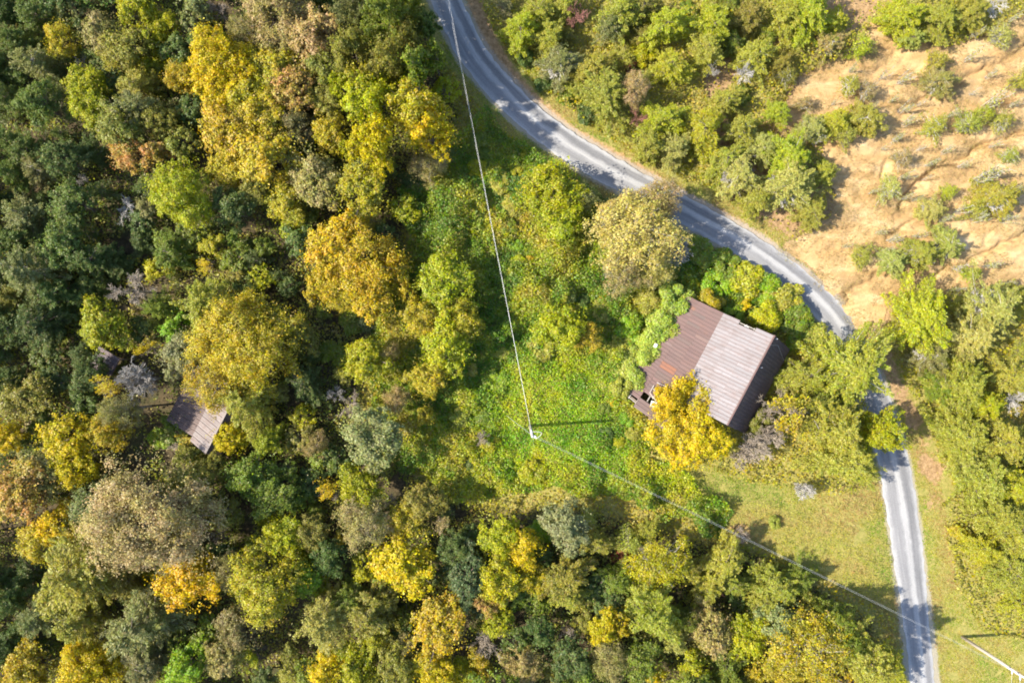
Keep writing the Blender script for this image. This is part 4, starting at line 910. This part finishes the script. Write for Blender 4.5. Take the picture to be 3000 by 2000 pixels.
# undergrowth of the wood floor
rs, x, y = scatter(335000, 502, (-120, -120, 3100, 2120)); m_ = (sdf(x, y, grass_poly) < .5) & (sdf(x, y, verge_poly) < .5) & (sdf(x, y, soil_poly) < 0) & ~inside(x, y, house_fp) & ((sdf(x, y, soil2_poly) < 0) | (rs.rand(len(x)) < .2))
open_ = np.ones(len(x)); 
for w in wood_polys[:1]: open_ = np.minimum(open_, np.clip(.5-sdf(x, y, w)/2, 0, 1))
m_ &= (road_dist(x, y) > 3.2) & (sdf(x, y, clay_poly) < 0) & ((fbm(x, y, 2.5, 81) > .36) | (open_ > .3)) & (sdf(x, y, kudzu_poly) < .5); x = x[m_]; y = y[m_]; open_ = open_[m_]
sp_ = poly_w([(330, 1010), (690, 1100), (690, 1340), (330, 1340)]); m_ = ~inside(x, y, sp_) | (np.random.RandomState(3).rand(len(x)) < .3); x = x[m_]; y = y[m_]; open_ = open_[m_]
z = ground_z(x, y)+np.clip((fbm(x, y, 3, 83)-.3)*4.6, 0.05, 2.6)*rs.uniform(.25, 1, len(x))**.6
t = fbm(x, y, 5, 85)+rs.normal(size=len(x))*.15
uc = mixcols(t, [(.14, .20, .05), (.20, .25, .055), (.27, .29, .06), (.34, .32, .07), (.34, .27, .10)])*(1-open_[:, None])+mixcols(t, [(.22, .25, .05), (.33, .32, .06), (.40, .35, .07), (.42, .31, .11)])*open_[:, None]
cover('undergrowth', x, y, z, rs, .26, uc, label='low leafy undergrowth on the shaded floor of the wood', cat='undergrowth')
# grass of the clearing and verges
rs, x, y = scatter(620000, 503, (1300, -60, 3080, 2080)); rdd = road_dist(x, y)
g = np.maximum(np.maximum(sdf(x, y, grass_poly), sdf(x, y, verge_poly)), 2.6+1.6*vnoise(x, y, 3, 91)-rdd+.8)
k = (g > 0) & (rdd > 1.75+.5*vnoise(x, y, 1, 93)) & (sdf(x, y, clay_poly) < .4) & (dist_poly(x, y, rut, False) > .5+.7*vnoise(x, y, 1.2, 94)) & (fbm(x, y, 1.8, 95) > .30)
k &= (sdf(x, y, soil_poly)/3.5+(fbm(x, y, 2.2, 15)-.5)*1.2 < .1) | (rs.rand(len(x)) < .15)
x = x[k]; y = y[k]; rdd = rdd[k]
tall = np.clip(sdf(x, y, grass_poly)/3, 0, 1)
z = ground_z(x, y)+(.05+1.5*tall*np.clip(fbm(x, y, 1.3, 97)-.36, 0, 1))*rs.uniform(.3, 1.2, len(x))
st_ = vnoise((x*.86-y*.5)/6, x*.5+y*.86, .55, 101)          # streaks left by mowing along the clearing
t = (fbm(x, y, 4.5, 99, 5)-.5)*2.4+(st_-.5)*.5+(vnoise(x, y, .9, 103)-.5)*.4+.50-.55*np.clip(1-dist_poly(x, y, pl_, False)/3.4, 0, 1)+rs.normal(size=len(x))*.14
tan_ = poly_w([(2690, 1330), (2740, 1450), (2770, 1560), (2800, 1700)]); t = t+.6*np.clip(1.2-dist_poly(x, y, tan_, False)/1.8, 0, 1)
tan_ = poly_w([(2560, 1390), (2600, 1480), (2630, 1600), (2640, 1750)]); t = t+.35*np.clip(1.2-dist_poly(x, y, tan_, False)/1.2, 0, 1)
t = t+.45*np.clip(1-dist_poly(x, y, rut, False)/2.6, 0, 1)
cover('grass', x, y, z, rs, .15, mixcols(t, [(.20, .33, .04), (.31, .37, .05), (.42, .40, .07), (.46, .37, .11), (.42, .28, .13)]), .75, .35, label='rough grass on the clearing and along both road verges', cat='grass')
# sparse weeds and dead stalks on the clay
rs, x, y = scatter(120000, 504, (2200, -60, 3060, 1000))
k = (sdf(x, y, clay_poly) > -.8) & (fbm(x, y, 2.2, 111) > .45); x = x[k]; y = y[k]
z = ground_z(x, y)+.16+.3*rs.rand(len(x)); t = fbm(x, y, 2.5, 113)+rs.normal(size=len(x))*.2
cover('clay_weeds', x, y, z, rs, .14, mixcols(t, [(.26, .27, .08), (.38, .33, .13), (.42, .33, .17), (.30, .20, .10)]), .6, .3, label='thin dry weeds scattered over the orange clay bank', cat='weeds')
print('trees', len(entries), 'tris', sum(len(m.polygons)*2 for m in bpy.data.meshes))
